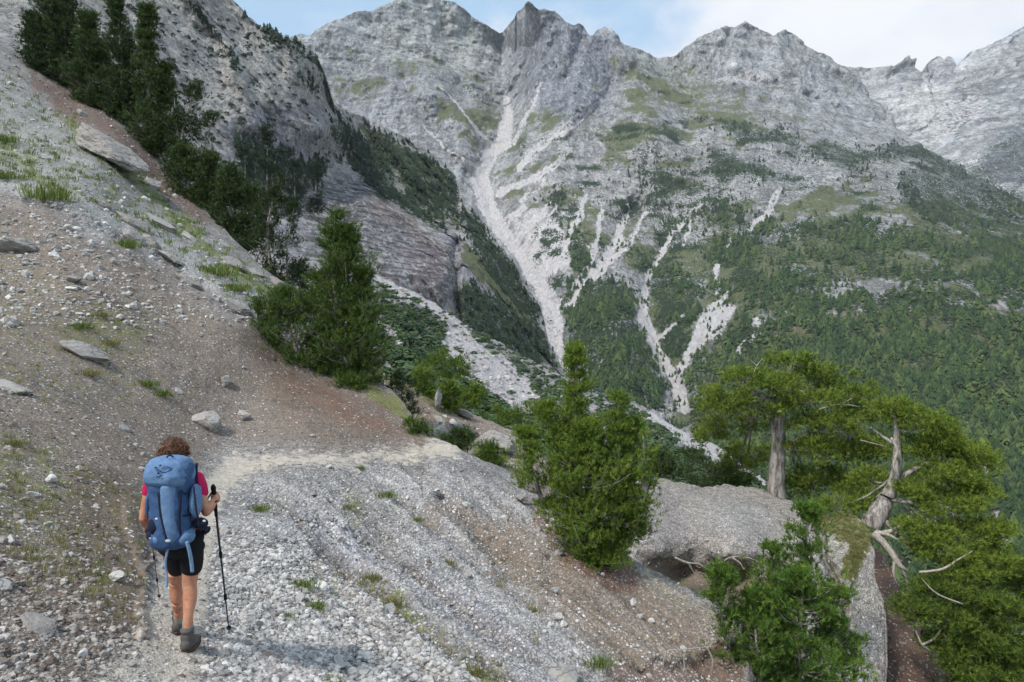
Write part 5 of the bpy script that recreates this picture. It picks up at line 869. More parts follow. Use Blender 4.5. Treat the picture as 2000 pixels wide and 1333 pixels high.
# ---- grass tufts and herbs
HERB = leaf_mat('herb_leaves', [C(74, 96, 44), C(104, 124, 58), C(132, 140, 80), C(92, 112, 50)]); DRY = leaf_mat('dry_grass', [C(112, 110, 66), C(146, 138, 92), C(96, 108, 56), C(160, 150, 104)])
def tuft_mesh(seed, n=60, spread=0.5, hgt=1.0, broad=0.05):
    r = np.random.default_rng(seed); b = r.normal(size=(n, 2)) * spread * 0.35; a = r.uniform(0, 6.28, n); l = hgt * r.uniform(0.45, 1.0, n); lean = r.uniform(0.1, 0.8, n)
    base = np.c_[b, np.zeros(n) - 0.03]; o2 = np.c_[np.cos(a), np.sin(a)]; out = o2 * 0.6 + b / (spread + 1e-6); tip = base + np.c_[out * lean[:, None] * l[:, None] * 0.8, l]; w_ = np.c_[-o2[:, 1], o2[:, 0], np.zeros(n)] * broad
    md = (base + tip) / 2 + np.array([0, 0, 0.1]) * l[:, None]
    V = np.stack([base - w_ * .6, base + w_ * .6, md + w_, md - w_, tip], 1); f = np.array([(0, 1, 2), (0, 2, 3), (3, 2, 4)]); Fc = (f[None] + (np.arange(n) * 5)[:, None, None]).reshape(-1, 3); return V.reshape(-1, 3), Fc, np.repeat(r.random(n), 5)
TM = []
for i in range(5):
    V, Fc, rn = tuft_mesh(i); TM.append((V, Fc))
TMe = {}
for nm, mt in (('herb', HERB), ('dry', DRY)):
    for i in range(3):
        V, Fc, rn = tuft_mesh(10 + i, 260, 0.85, 0.55, 0.016); o = mesh_from('grass_tuft', V, Fc, mt, False, {'rnd': rn}); TMe[nm, i] = o.data; bpy.data.objects.remove(o)
for i, (x, y, wp, kind, L_, lab) in enumerate([(158, 632, 34, 'herb', LN, 'green tuft on the bare slope above the elongated whitish rock'), (196, 610, 26, 'dry', LN, 'dry tuft just right of the green tuft above the whitish rock'), (215, 665, 26, 'dry', LN, 'faded tuft beside the right end of the elongated whitish rock'), (172, 724, 32, 'dry', LN, 'yellowish tuft under the elongated whitish rock'), (285, 745, 32, 'herb', LN, 'left tuft of the green pair on the slope above the hiker'), (313, 766, 30, 'herb', LN, 'right tuft of the green pair on the slope above the hiker'),
        (100, 372, 56, 'herb', LN, 'wide bright herb patch on the upper slope at the left'), (12, 268, 34, 'herb', LN, 'green herb tuft at the left edge, upper slope'), (8, 338, 40, 'herb', LN, 'dark green herb clump at the left edge under the other'), (755, 962, 26, 'herb', LN, 'single yellow green tuft on the grey fan below the path'), (704, 912, 16, 'herb', LN, 'tiny tuft at the edge of the path'), (815, 1012, 18, 'herb', LN, 'narrow tuft in the hollow of the fan'), (506, 992, 28, 'herb', LN, 'sparse green plant on the grit right of the hiker'),
        (590, 1140, 40, 'herb', LN, 'upper leafy herb in the white gravel'), (612, 1176, 34, 'herb', LN, 'lower leafy herb in the white gravel'), (560, 1195, 24, 'herb', LN, 'small leafy herb left of the two in the white gravel'), (1172, 1302, 40, 'herb', LN, 'bright green clump at the bottom edge under the bank'), (1030, 1320, 40, 'dry', LN, 'yellowish clump at the bottom edge left of the grey blocky rock'), (646, 1330, 26, 'herb', LN, 'bright leafy sprout at the bottom edge in the white gravel'),
        (28, 862, 30, 'dry', LN, 'olive tuft low on the left slope'), (244, 470, 40, 'herb', LN, 'green herb clump at the rim of the brown slope'), (420, 520, 50, 'herb', LN, 'green herb patch among the rock ledges'), (460, 556, 40, 'herb', LN, 'green herb patch below the rock ledges'), (730, 1118, 30, 'dry', LN, 'dry tuft at the top of the grassy strip across the fan'), (770, 1158, 34, 'dry', LN, 'dry tuft midway along the grassy strip across the fan'), (930, 1290, 34, 'dry', LN, 'dry tuft at the edge of the white gravel near the bottom'), (680, 985, 20, 'dry', LN, 'brownish tuft on the fan under the path'), (870, 1090, 24, 'dry', LN, 'dry tuft in the gully of the fan'), (1040, 1190, 26, 'dry', LN, 'dry tuft right of the smooth grey band')]):
    p = surf(L_, x, y + wp * 0.3); o = bpy.data.objects.new('grass_tuft', TMe[kind, i % 3]); COL.objects.link(o); s = wp / F_PX * p[1] * 1.15; o.location = p; o.scale = (s, s, s * 0.8); o.rotation_euler = (0, 0, i * 1.3); tag(o, lab, 'grass tuft')
TP = []
for i in range(6):
    V, Fc, rn = tuft_mesh(30 + i, 14, 0.8, 0.8, 0.035); TP.append(V)
TPF = Fc
def grass_stuff(name, L, n, dens, box, s0, s1, mat, seed):
    X, Y_, Pp = sample(L, n, dens, box, seed); r = np.random.default_rng(seed); s = r.uniform(s0, s1, len(X)); tag(scatter_mesh(name, TP, TPF, Pp, s, r.uniform(0, 6.28, len(X)), mat), kind='stuff')
G_UP = [(1, 14, 's', [(60, 210, 14), (120, 240, 16), (260, 350, 18), (420, 500, 20), (550, 590, 18)]), (0.8, 14, 's', [(-20, 280, 26), (110, 370, 20)]), (0.4, 24, 'p', [(0, 120), (130, 260), (300, 400), (420, 500), (560, 590), (520, 620), (380, 540), (240, 440), (60, 380), (0, 340)])]
grass_stuff('grass', LN, 7000, lambda x, y: mask(x, y, G_UP, 16, 30), (-60, 100, 640, 660), 0.12, 0.34, HERB, 61)
G_LO = [(0.5, 14, 's', [(720, 1120, 8), (790, 1180, 12), (850, 1230, 8), (960, 1300, 12), (1020, 1340, 14)]), (0.3, 30, 'p', [(0, 850), (120, 860), (280, 1000), (280, 1220), (200, 1200), (-40, 1050)]), (0.2, 20, 'e', (600, 1150, 50, 50)), (0.22, 40, 'p', [(0, 400), (400, 600), (420, 800), (0, 800)]), (0.12, 30, 'p', [(860, 980), (1060, 1060), (1300, 1280), (1000, 1240)])]
grass_stuff('dry_grass', LN, 22000, lambda x, y: mask(x, y, G_LO, 16, 30) * notpath(x, y), (-60, 380, 1440, 1400), 0.03, 0.12, DRY, 62)
grass_stuff('ledge_grass', LE, 3000, lambda x, y: mask(x, y, [(0.9, 12, 's', [(740, 730, 12), (800, 765, 14), (860, 790, 12)]), (0.8, 10, 's', [(850, 850, 8), (900, 865, 12), (960, 890, 14), (1020, 930, 16)])], 12, 24), (700, 680, 1200, 1000), 0.1, 0.3, HERB, 63)
grass_stuff('moss_grass', LO, 5000, lambda x, y: mask(x, y, [(1, 6, 'p', [(1570, 998), (1640, 1002), (1700, 1030), (1706, 1080), (1670, 1130), (1640, 1120), (1660, 1060), (1590, 1030)])], 8, 24), (1540, 980, 1730, 1160), 0.05, 0.12, DRY, 64)

# ================================================================== the hiker
def cloth_mat(name, col, col2=None, sc=60, rough=0.85, bump=0.004):
    m, g = new_mat(name); co = g.coord(); n = g.noise(co, sc, 5, 0.65); n2 = g.noise(co, sc * 0.18, 4, 0.6)
    c = g.mix(g.ss(g.math('ADD', g.math('MULTIPLY', n, 0.5), g.math('MULTIPLY', n2, 0.5)), 0.35, 0.65), col, col2 or tuple(list(x * 0.75 for x in col[:3]) + [1]))
    p = principled(g, c, rough, g.math('ADD', n2, g.math('MULTIPLY', n, 0.3)), 0.8, bump * 3, 0.3); g.n('ShaderNodeOutputMaterial', {0: p.outputs[0]}); return m
SKIN = cloth_mat('skin', C(204, 150, 120), C(178, 118, 92), 28, 0.5, 0.001)
PINK = cloth_mat('pink_shirt', C(206, 34, 92), C(176, 22, 74)); BLACK = cloth_mat('black_cloth', C(26, 26, 30), C(16, 16, 19)); NAVY = cloth_mat('dark_webbing', C(22, 28, 44), C(34, 40, 60))
BLUE = cloth_mat('blue_ripstop', C(108, 136, 170), C(86, 114, 150), 30); BLUE_L = cloth_mat('light_blue_webbing', C(132, 160, 188), C(108, 138, 170)); BLUE_D = cloth_mat('blue_side_fabric', C(66, 94, 134), C(52, 78, 116), 30)
SOCK = cloth_mat('grey_sock', C(150, 146, 140)); BOOT = cloth_mat('grey_boot', C(98, 94, 90), C(74, 70, 68), 40); SOLE = cloth_mat('brown_sole', C(92, 66, 56), C(62, 46, 40), 40); HAIR = leaf_mat('curly_hair', [C(46, 30, 22), C(84, 54, 38), C(152, 106, 70), C(64, 42, 30)], 0, 0.5)
METAL = new_mat('pole_metal'); METAL[1].n('ShaderNodeOutputMaterial', {0: METAL[1].n('ShaderNodeBsdfPrincipled', {'Base Color': C(52, 52, 56), 'Metallic': 0.4, 'Roughness': 0.4}).outputs[0]}); METAL = METAL[0]
GREYP = cloth_mat('pale_plastic', C(196, 200, 206), C(170, 176, 186)); WPOLE = cloth_mat('grey_pole', C(130, 122, 118))
HO = ray(365, 1268, 5.9); HO = np.array([HO[0], HO[1], surf(LN, 365, 1266)[2]])
def J(px, py, Y): return ray(px, py, Y)
def blob(c, r, sub=3):
    V, Fc = ico(sub); return V * np.array(r) + np.array(c), Fc
def limb(pts):
    """pts (px, py, Y, r): tapering round limb with closed round ends"""
    P_ = smooth_line([J(*p[:3]) for p in pts], 6); rd = np.interp(np.linspace(0, 1, len(P_)), np.linspace(0, 1, len(pts)), [p[3] for p in pts]); V, F_ = tube(P_, rd, 16, 0, 0.0)
    a, fa = blob(P_[0], [rd[0]] * 3, 2); b, fb = blob(P_[-1], [rd[-1]] * 3, 2); return [(V, F_), (a, fa), (b, fb)]
def limb3(pts, sides=10):
    P_ = smooth_line([p[:3] for p in pts], 5); rd = np.interp(np.linspace(0, 1, len(P_)), np.linspace(0, 1, len(pts)), [p[3] for p in pts]); V, F_ = tube(P_, rd, sides, 0, 0.0)
    a, fa = blob(P_[0], [rd[0]] * 3, 1); b, fb = blob(P_[-1], [rd[-1]] * 3, 1); return [(V, F_), (a, fa), (b, fb)]
def fuse(name, pieces, voxel, mat, parent, smooth=4):
    b = MB(); [b.add(V, F_) for V, F_ in pieces]; o = b.build(name, mat, None, origin=HO)
    m = o.modifiers.new('r', 'REMESH'); m.mode = 'VOXEL'; m.voxel_size = voxel
    s = o.modifiers.new('s', 'SMOOTH'); s.iterations = smooth; s.factor = 0.5
    bpy.context.view_layer.update(); dg = bpy.context.evaluated_depsgraph_get(); me = bpy.data.meshes.new_from_object(o.evaluated_get(dg)); me.name = name; bpy.data.objects.remove(o)
    me.polygons.foreach_set('use_smooth', [True] * len(me.polygons)); 
    if not me.materials: me.materials.append(mat)
    n = bpy.data.objects.new(name, me); COL.objects.link(n); n.parent = parent; return n
person = empty('person', tuple(HO), 'hiker seen from behind in pink shirt and black shorts walking away along the path', 'person')
hc = J(341, 889, 5.97)
poleR_top, poleR_tip = J(417, 957, 6.02), surf(LN, 449, 1243); ax = (poleR_tip - poleR_top) / np.linalg.norm(poleR_tip - poleR_top)
hand = poleR_top + ax * 0.075
body = [blob(hc, (0.082, 0.098, 0.115)), blob(hc + np.array([0, 0.05, -0.045]), (0.055, 0.06, 0.06)), blob(hc + np.array([0, 0.105, -0.02]), (0.014, 0.022, 0.022), 2), blob(hc + np.array([0.084, 0.0, -0.01]), (0.012, 0.02, 0.032), 2), blob(hc + np.array([-0.084, 0.0, -0.01]), (0.012, 0.02, 0.032), 2)]
body += limb([(341, 905, 5.95, .052), (342, 928, 5.93, .06)])
body += [blob(J(343, 950, 5.94), (.165, .095, .11)), blob(J(346, 985, 5.94), (.145, .10, .13)), blob(J(350, 1025, 5.93), (.15, .105, .13)), blob(J(354, 1062, 5.93), (.168, .115, .11))]
body += limb([(383, 938, 5.92, .056), (392, 970, 5.86, .045), (403, 1000, 5.82, .036)]) + limb([(403, 1000, 5.82, .036), (411, 990, 5.9, .036), (420, 975, 5.98, .024)])
body += limb([(300, 938, 5.94, .056), (289, 975, 5.92, .045), (281, 1012, 5.92, .037)]) + limb([(281, 1012, 5.92, .038), (284, 1022, 6.03, .034), (290, 1032, 6.16, .023)])
body += limb([(374, 1075, 5.93, .088), (372, 1112, 5.94, .068), (371, 1142, 5.94, .053), (371, 1168, 5.925, .056), (368, 1200, 5.88, .040), (366, 1232, 5.87, .036)])
body += limb([(337, 1075, 5.95, .088), (341, 1112, 6.02, .064), (343, 1142, 6.09, .050), (345, 1168, 6.11, .051), (348, 1195, 6.18, .037), (349, 1216, 6.22, .033)])
def grip(top, ax_, side, wrist):
    """palm and five fingers closed round a pole grip"""
    side = side - ax_ * np.dot(side, ax_); side /= np.linalg.norm(side); fw = np.cross(ax_, side); out = []
    palm = top + side * 0.03; out += [blob(palm, (.024, .03, .04), 2)] + limb3([tuple(wrist) + (.024,), tuple(palm) + (.026,)])
    for k, (ln, rr) in enumerate([(2.7, .0088), (3.0, .0092), (2.8, .0088), (2.3, .0076)]):
        c = top + ax_ * (-0.032 + 0.0215 * k); pts = []
        for t in np.linspace(0.0, ln, 6): pts.append(tuple(c + (side * math.cos(t) + fw * math.sin(t)) * (0.028 - 0.002 * t)) + (rr * (1 - 0.08 * t),))
        out += limb3(pts, 8)
    c = top - ax_ * 0.03; pts = [tuple(palm - ax_ * 0.01) + (.012,), tuple(c + (side * 0.5 - fw * 0.9) * 0.027) + (.0105,), tuple(c - ax_ * 0.012 + (-side * 0.5 - fw * 0.8) * 0.024) + (.009,)]; return out + limb3(pts, 8)
body += grip(hand, ax, np.array([0.9, -0.45, 0.1]), J(421, 975, 5.97))
poleL_tip = surf(LN, 311, 1173); poleL_top = J(292, 1022, 6.22); axl = (poleL_tip - poleL_top) / np.linalg.norm(poleL_tip - poleL_top)
body += grip(poleL_top + axl * 0.07, axl, np.array([-0.9, -0.45, 0.1]), J(289, 1031, 6.15))
fuse('body', body, 0.0045, SKIN, person, 6)
# shirt, shorts
sh = [blob(J(343, 950, 5.94), (.178, .108, .12)), blob(J(346, 985, 5.94), (.158, .112, .14)), blob(J(350, 1020, 5.93), (.162, .118, .12))]
sh += limb([(383, 937, 5.92, .066), (389, 950, 5.89, .062), (393, 962, 5.875, .056)]) + limb([(300, 937, 5.94, .066), (295, 950, 5.93, .06), (292, 960, 5.925, .056)])
fuse('shirt', sh, 0.008, PINK, person, 5)
st = [blob(J(354, 1050, 5.93), (.182, .125, .10)), blob(J(354, 1068, 5.93), (.188, .13, .09))]
st += limb([(373, 1066, 5.93, .10), (374, 1090, 5.935, .093), (374, 1106, 5.94, .086)]) + limb([(339, 1066, 5.94, .10), (344, 1090, 5.97, .090), (347, 1106, 5.99, .082)])
fuse('shorts', st, 0.008, BLACK, person, 4)
for (a, b, c) in (((366, 1236, 5.87), (367, 1212, 5.88), .041), ((349, 1216, 6.22), (348, 1203, 6.2), .038)):
    k = MB(); [k.add(*x) for x in limb([a + (c,), b + (c,)])]; k.build('sock', SOCK, person, origin=HO)
def boot(heel, ground, yaw):
    """heel = ankle centre; ground = sole height"""
    x0, y0 = heel[0], heel[1]; g0 = ground; c, s = math.cos(yaw), math.sin(yaw)
    def T(p): return np.array([x0 + p[0] * c - p[1] * s, y0 + p[0] * s + p[1] * c, g0 + p[2]])
    pc = [blob(T((0, 0.0, 0.13)), (.052, .056, .07)), blob(T((0, -0.005, 0.185)), (.055, .058, .03)), blob(T((0, -0.02, 0.07)), (.046, .062, .05)), blob(T((0, 0.06, 0.065)), (.047, .09, .042)), blob(T((0, 0.13, 0.052)), (.05, .075, .034))]
    o = fuse('boot', pc, 0.007, BOOT, person, 3)
    r = MB(); V = []; n = 28
    for z in (0.0, 0.014, 0.034, 0.04):
        for t in np.linspace(0, 2 * math.pi, n, endpoint=False):
            yy = 0.055 + 0.145 * math.sin(t); xx = (0.047 + 0.008 * math.sin(t)) * math.copysign(abs(math.cos(t)) ** 0.7, math.cos(t)); f = 1.0 if z in (0.014, 0.034) else 0.93; V.append(T((xx * f, 0.055 + (yy - 0.055) * f, z)))
    Fc = [(i * n + k, i * n + (k + 1) % n, (i + 1) * n + (k + 1) % n, (i + 1) * n + k) for i in range(3) for k in range(n)] + [tuple(range(n))[::-1], tuple(range(3 * n, 4 * n))]
    r.add(V, Fc); so = r.build('sole', SOLE, o, False, origin=HO)
boot(J(366, 1235, 5.87), HO[2] - 0.005, 0.0)
gl = surf(LN, 352, 1236); boot(J(349, 1216, 6.24), gl[2], 0.05)
# curly hair: a lumpy cap with loose curls all over it
V, Fc = ico(4); hcap = hc + np.array([0, -0.012, 0.012]); V = V * np.array([0.106, 0.114, 0.126]) * (1 + 0.10 * fbm(V * 5, 3))[:, None]; V = V[:, :] + hcap
rh = np.random.default_rng(4); hb = MB(); hair_rn = [np.full(len(V), 0.05)]; hb.add(V, Fc)
for k in range(520):
    d = rh.normal(size=3); d /= np.linalg.norm(d)
    if d[1] > 0.55 and d[2] < 0.35: continue
    if d[2] < -0.75: continue
    base = hcap + d * np.array([0.098, 0.106, 0.116]); tdir = np.cross(d, rh.normal(size=3)); tdir /= np.linalg.norm(tdir); t2 = np.cross(d, tdir); dn = np.array([0, 0, -0.5]) + d * 0.7 + rh.normal(size=3) * 0.35; dn /= np.linalg.norm(dn)
    L_ = rh.uniform(0.025, 0.05); th = np.linspace(0, rh.uniform(5, 10), 12); ra = rh.uniform(0.005, 0.011)
    pts = base + dn[None] * (th / th[-1] * L_)[:, None] + (tdir[None] * np.cos(th)[:, None] + t2[None] * np.sin(th)[:, None]) * ra
    v, f = tube(pts, np.linspace(0.0034, 0.0016, 12), 4, 0, 0); hb.add(v, f); hair_rn.append(np.full(len(v), rh.random() * 0.99))
ho = hb.build('hair', HAIR, person, origin=HO); a = ho.data.attributes.new('rnd', 'FLOAT', 'POINT'); a.data.foreach_set('value', np.concatenate(hair_rn).astype(np.float32))

# ---- rucksack
pack = empty('backpack', tuple(J(337, 1066, 5.66)), 'large blue hiking rucksack with dark zips worn on the hiker\'s back', 'backpack'); PO = np.array(pack.location)
PS = [(1071, 336, 14, .05), (1067, 336, 27, .10), (1058, 337, 37, .135), (1045, 338, 35, .15), (1025, 338, 35, .15), (1000, 337, 37, .155), (975, 337, 37, .16), (950, 336, 37, .16), (928, 335, 38, .155), (912, 334, 38, .14), (904, 334, 30, .10)]
PY0 = 5.68
def sect(py, n=44, tab=PS, yc=PY0, e=0.62):
    t_ = np.array(sorted(tab)); cx = np.interp(py, t_[:, 0], t_[:, 1]); hw = np.interp(py, t_[:, 0], t_[:, 2]); dp = np.interp(py, t_[:, 0], t_[:, 3]); c = J(cx, py, yc); wd = hw / F_PX * yc
    th = np.linspace(0, 2 * math.pi, n, endpoint=False); x = np.sign(np.cos(th)) * np.abs(np.cos(th)) ** e * wd; y = np.sign(np.sin(th)) * np.abs(np.sin(th)) ** e * dp
    return c[None] + np.stack([x, y, 0 * x], -1), c, wd, dp
def lofted(name, tab, yc, mat, parent, e=0.62, rows=34, lump=0.010, seed=0):
    ys = np.linspace(tab[0][0], tab[-1][0], rows); V = np.concatenate([sect(y, 44, tab, yc, e)[0] for y in ys]); nrm = V - np.repeat(np.array([sect(y, 44, tab, yc, e)[1] for y in ys]), 44, 0); nrm /= np.linalg.norm(nrm, axis=1)[:, None] + 1e-9
    V = V + nrm * (lump * 2.2 * fbm(V * 14 + seed, 4, seed=seed) )[:, None]
    Fc = [(i * 44 + k, i * 44 + (k + 1) % 44, (i + 1) * 44 + (k + 1) % 44, (i + 1) * 44 + k) for i in range(rows - 1) for k in range(44)] + [tuple(range(44))[::-1], tuple(range((rows - 1) * 44, rows * 44))]
    b = MB(); b.add(V, Fc); return b.build(name, mat, parent, origin=PO)
def rear(px, py, off=0.0, tab=PS, yc=PY0, e=0.62):
    _, c, wd, dp = sect(py, 44, tab, yc, e); Y = yc - dp
    for _i in range(4):
        p = J(px, py, Y); u = np.clip(abs(p[0] - c[0]) / wd, 0, 0.999); Y = yc - dp * (1 - u ** (1 / e)) ** e
    return J(px, py, Y - off)
lofted('main_bag', PS, PY0, BLUE_D, pack)
# centre panel: the paler blue front between the zips
def panel(name, outline_rows, mat, off, tab=PS, yc=PY0, thick=0.012, bulge=0.02, nc=14):
    V = []; nr = len(outline_rows)
    for (py, xa, xb) in outline_rows:
        for t in np.linspace(0, 1, nc): p = rear(xa + (xb - xa) * t, py, off + bulge * math.sin(math.pi * t) ** 0.6, tab, yc); V.append(p)
    V = np.array(V); Fc = [tuple(f) for f in grid_faces(nr, nc)]; b = MB(); b.add(V, Fc); o = b.build(name, mat, pack, origin=PO); m = o.modifiers.new('t', 'SOLIDIFY'); m.thickness = thick; m.offset = 0; return o
panel('front_panel', [(y, xa, xb) for y, xa, xb in [(948, 316, 346), (955, 314, 347), (975, 314, 347), (1000, 316, 347), (1020, 319, 348), (1040, 323, 350), (1055, 327, 352), (1063, 331, 350)]], BLUE, 0.006)
def strap(name, pts, w, mat, tab=PS, off=0.014, par=pack, yc=PY0):
    P_ = smooth_line([rear(x, y, off, tab, yc) for x, y in pts], 5); b = MB(); b.add(*tube(P_, w, 8, 0, 0.0)); return b.build(name, mat, par, origin=PO)
strap('zip', [(311, 966), (312, 990), (316, 1015), (322, 1040), (327, 1058)], .010, NAVY, off=0.012); strap('zip', [(352, 958), (352, 985), (350, 1010), (351, 1035), (355, 1058)], .011, NAVY, off=0.030)
for pt in ((311, 968), (353, 960)):
    b = MB(); b.add(*blob(rear(pt[0], pt[1], 0.014), (.017, .008, .012), 2)); b.build('zip_garage', NAVY, pack, origin=PO)
PL = [(944, 333, 37, .15), (936, 332, 40, .18), (922, 331, 39.5, .185), (908, 330, 37, .17), (899, 330, 33, .15), (893, 330, 24, .09)]
lid = lofted('lid', PL, 5.67, BLUE, pack, rows=20, seed=5)
for nm, pts, w in (('cord', [(304, 914), (322, 923), (344, 909)], .0028), ('cord', [(309, 925), (324, 912), (340, 921)], .0028), ('cord', [(304, 914), (309, 925)], .0028), ('cord', [(296, 936), (312, 930), (340, 930), (366, 936)], .003)): strap(nm, pts, w, BLUE_D, PL, 0.006, yc=5.67).parent = lid
for x, y in ((304, 914), (344, 909), (309, 925), (342, 921), (313, 909), (298, 924)):
    b = MB(); b.add(*blob(rear(x, y, 0.006, PL, 5.67), (.009, .004, .006), 2)); b.build('cord_loop', NAVY, lid, origin=PO)
b = MB(); c = rear(326, 936, 0.012, PL, 5.67); n_ = 20
V = [c + np.array([math.copysign(abs(math.cos(t)) ** .5, math.cos(t)) * .034, z, math.copysign(abs(math.sin(t)) ** .5, math.sin(t)) * .016]) for z in (-0.003, 0.02) for t in np.linspace(0, 2 * math.pi, n_, endpoint=False)]
b.add(V, [tuple(range(n_)), tuple(range(n_, 2 * n_))[::-1]] + [(k, n_ + k, n_ + (k + 1) % n_, (k + 1) % n_) for k in range(n_)]); lp = b.build('logo_patch', NAVY, lid, False, origin=PO)
b = MB()
for dx, ww in ((-.018, .009), (-.004, .006), (.010, .010)):
    for zz in (.005, -.005):
        q = c + np.array([dx, -0.0045, zz]); b.add([q + np.array([sx_ * ww / 2, sy_ * .001, sz_ * .0016]) for sx_ in (-1, 1) for sy_ in (-1, 1) for sz_ in (-1, 1)], [(0, 1, 3, 2), (4, 6, 7, 5), (0, 4, 5, 1), (2, 3, 7, 6), (0, 2, 6, 4), (1, 5, 7, 3)])
b.build('logo_mark', BLUE_L, lp, False, origin=PO)
# pockets, belt, straps
b = MB(); V, Fc = blob(J(383, 978, 5.68), (.040, .085, .13), 4); b.add(V + 0.012 * fbm(V * 16, 4)[:, None], Fc); sp = b.build('side_pocket', BLUE, pack, origin=PO)
b = MB(); V, Fc = blob(J(296, 985, 5.68), (.03, .085, .12), 3); b.add(V, Fc); b.build('side_pocket', BLUE_D, pack, origin=PO)
b = MB(); V, Fc = blob(J(366, 1046, 5.64), (.056, .09, .062), 4); b.add(V + 0.014 * fbm(V * 16, 4)[:, None], Fc); b.build('lower_pocket', BLUE, pack, origin=PO)
b = MB(); V, Fc = blob(J(314, 1050, 5.62), (.05, .09, .06), 3); b.add(V, Fc); b.build('lower_pocket', BLUE, pack, origin=PO)
b = MB(); bp = [J(300, 1030, 5.72), J(291, 1038, 5.86), J(310, 1044, 6.08), J(352, 1046, 6.13), J(394, 1040, 6.06), J(404, 1032, 5.9), J(388, 1026, 5.74)]; b.add(*tube(smooth_line(bp, 6), .030, 8, 0, 0)); b.build('hip_belt', NAVY, pack, origin=PO)
b = MB(); b.add(*blob(J(303, 1026, 5.58), (.05, .05, .075), 3)); b.add(*blob(J(296, 1046, 5.62), (.04, .04, .04), 2)); b.build('belt_pouch', NAVY, pack, origin=PO)
b = MB(); b.add(*blob(J(391, 1022, 5.70), (.06, .05, .042), 3)); b.build('belt_pouch', NAVY, pack, origin=PO)
for x, y, r in ((306, 1014, .014), (399, 1018, .013), (408, 1027, .010), (293, 1052, .009)):
    b = MB(); b.add(*blob(J(x, y, 5.53 if x < 310 else 5.62), (r, r * .5, r * .7), 2)); b.build('buckle', GREYP, pack, origin=PO)
b = MB(); b.add(*blob(rear(328, 1057, 0.03), (.022, .008, .012), 2)); b.build('buckle', GREYP, pack, origin=PO)
for pts, w in (([(384, 905, 5.84), (384, 930, 5.80), (386, 955, 5.78), (388, 985, 5.76)], .010), ([(296, 915, 5.82), (292, 950, 5.80), (290, 985, 5.76)], .009), ([(378, 950, 5.60), (384, 1000, 5.60), (390, 1030, 5.62)], .007), ([(296, 945, 5.62), (297, 990, 5.61), (303, 1022, 5.62)], .009), ([(400, 1020, 5.7), (410, 1030, 5.7), (404, 1042, 5.72)], .005), ([(292, 1030, 5.68), (287, 1046, 5.68), (296, 1060, 5.7)], .006)):
    b = MB(); b.add(*tube(smooth_line([J(*q) for q in pts], 5), w, 8, 0, 0)); b.build('compression_strap', NAVY, pack, origin=PO)
for pts, w in (([(329, 1064, 5.56), (326, 1080, 5.58), (323, 1100, 5.60), (326, 1125, 5.61), (326, 1147, 5.61)], .009), ([(364, 1058, 5.56), (370, 1078, 5.58), (374, 1098, 5.62), (376, 1117, 5.64)], .014)):
    b = MB(); V, Fc = tube(smooth_line([J(*q) for q in pts], 5), w, 6, 0, 0); V[:, 1] = (V[:, 1] - V[:, 1].mean()) * 0.9 + V[:, 1].mean(); b.add(V, Fc); b.build('loose_strap', BLUE_L, pack, origin=PO)

for y_, x0_, x1_ in ((962, 298, 314), (1006, 302, 317), (962, 352, 372), (1006, 352, 371)):
    strap('side_strap', [(x0_, y_), ((x0_ + x1_) / 2, y_ + 2), (x1_, y_)], .005, NAVY, off=0.006)
strap('seam', [(300, 975), (301, 1000), (306, 1030), (313, 1055)], .003, NAVY, off=0.003); strap('seam', [(374, 955), (374, 985), (372, 1010), (369, 1030)], .003, NAVY, off=0.003)
strap('hem_seam', [(298, 1036), (318, 1042), (345, 1043), (372, 1036)], .0035, NAVY, off=0.004)
strap('haul_loop', [(326, 894), (328, 891), (334, 890), (339, 894)], .006, NAVY, PL, 0.004, yc=5.67)
strap('lid_strap', [(318, 934), (317, 945), (317, 958)], .006, NAVY, PL, 0.012, yc=5.67); strap('lid_strap', [(350, 934), (351, 945), (351, 956)], .006, NAVY, PL, 0.012, yc=5.67)

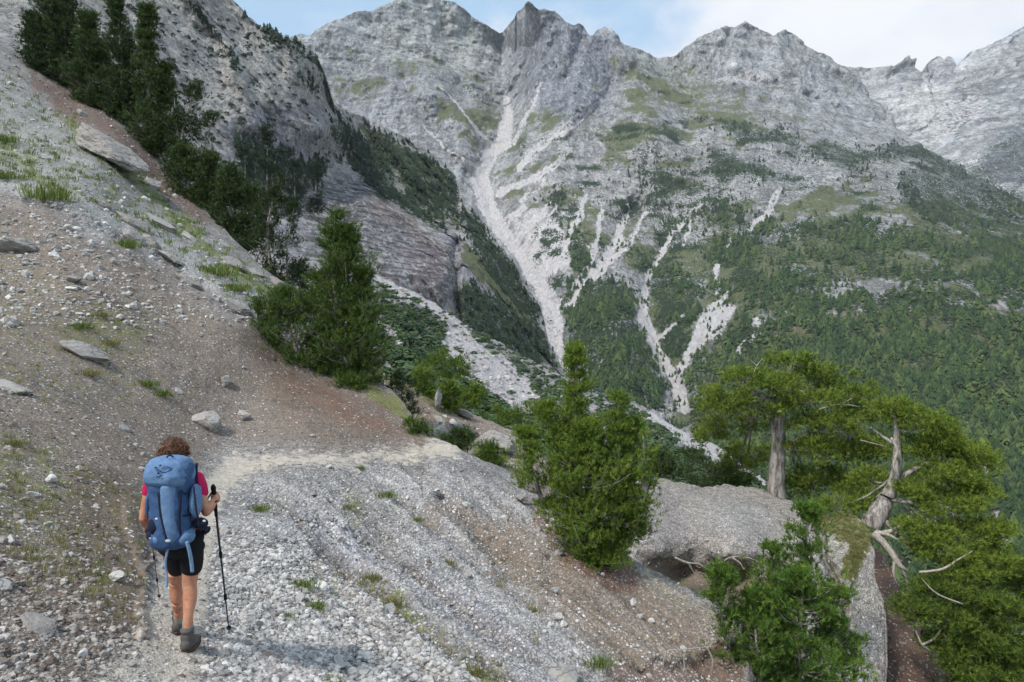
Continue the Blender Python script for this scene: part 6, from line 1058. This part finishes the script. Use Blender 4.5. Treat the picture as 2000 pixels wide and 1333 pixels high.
def pole(top, tip, mat, label, r=0.0085):
    root = empty('trekking_pole', tuple(tip), label, 'trekking pole'); o = np.array(tip); d = (tip - top); L_ = np.linalg.norm(d); d = d / L_
    at_ = lambda s: top + d * (L_ * s)
    def seg(nm, s0, s1, r0, r1, m, sides=12): b = MB(); b.add(*tube([at_(s0 + (s1 - s0) * t) for t in (0, .33, .66, 1)], np.linspace(r0, r1, 4), sides, 0, 0)); return b.build(nm, m, root, origin=o)
    seg('shaft', 0.1, 0.42, r * 1.1, r * 1.1, mat); seg('shaft', 0.42, 0.72, r * .92, r * .92, mat); seg('shaft', 0.72, 0.965, r * .75, r * .6, mat)
    b = MB(); b.add(*tube([at_(s) for s in (-0.03, -0.015, 0.0, 0.04, 0.09, 0.13, 0.17)], [.012, .021, .020, .0145, .0165, .0145, .012], 12, 0, 0)); b.build('grip', BLACK, root, origin=o)
    for s in (0.42, 0.72): seg('clamp', s - 0.015, s + 0.02, r * 1.7, r * 1.6, BLACK)
    seg('basket', 0.945, 0.955, r * 2.6, r * 2.2, BLACK, 14); seg('tip', 0.96, 1.0, r * .55, r * .3, METAL); return root, at_
pR, at_ = pole(poleR_top, poleR_tip, METAL, 'black trekking pole planted in the gravel on the hiker\'s right')
b = MB(); q0 = at_(0.0); w0 = J(423, 976, 5.96); b.add(*tube(smooth_line([q0, (q0 + w0) / 2 + np.array([-0.05, -0.03, -0.035]), w0 + np.array([-.02, -.03, -.02]), w0 + np.array([.02, -.03, 0])], 5), .006, 6, 0, 0)); b.build('wrist_strap', BLACK, pR, origin=np.array(poleR_tip))
pole(poleL_top, poleL_tip, WPOLE, 'thin grey trekking pole on the hiker\'s left side', 0.006)

# ================================================================== the air in the valley
hz = bpy.data.meshes.new('haze'); hb_ = MB(); A_ = [(sx_ * 9400, 1000 + sy_ * 9400, z) for z in (-460, 2600) for sy_ in (-1, 1) for sx_ in (-1, 1)]
hb_.add(np.array(A_, float), [(0, 2, 3, 1), (4, 5, 7, 6), (0, 1, 5, 4), (2, 6, 7, 3), (0, 4, 6, 2), (1, 3, 7, 5)])
HM, hg = new_mat('haze'); pv = hg.n('ShaderNodeVolumePrincipled', {'Color': (0.88, 0.93, 1.0, 1), 'Density': HAZE}); hg.n('ShaderNodeOutputMaterial', {'Volume': pv.outputs[0]})
tag(hb_.build('haze', HM, None, False), kind='stuff')
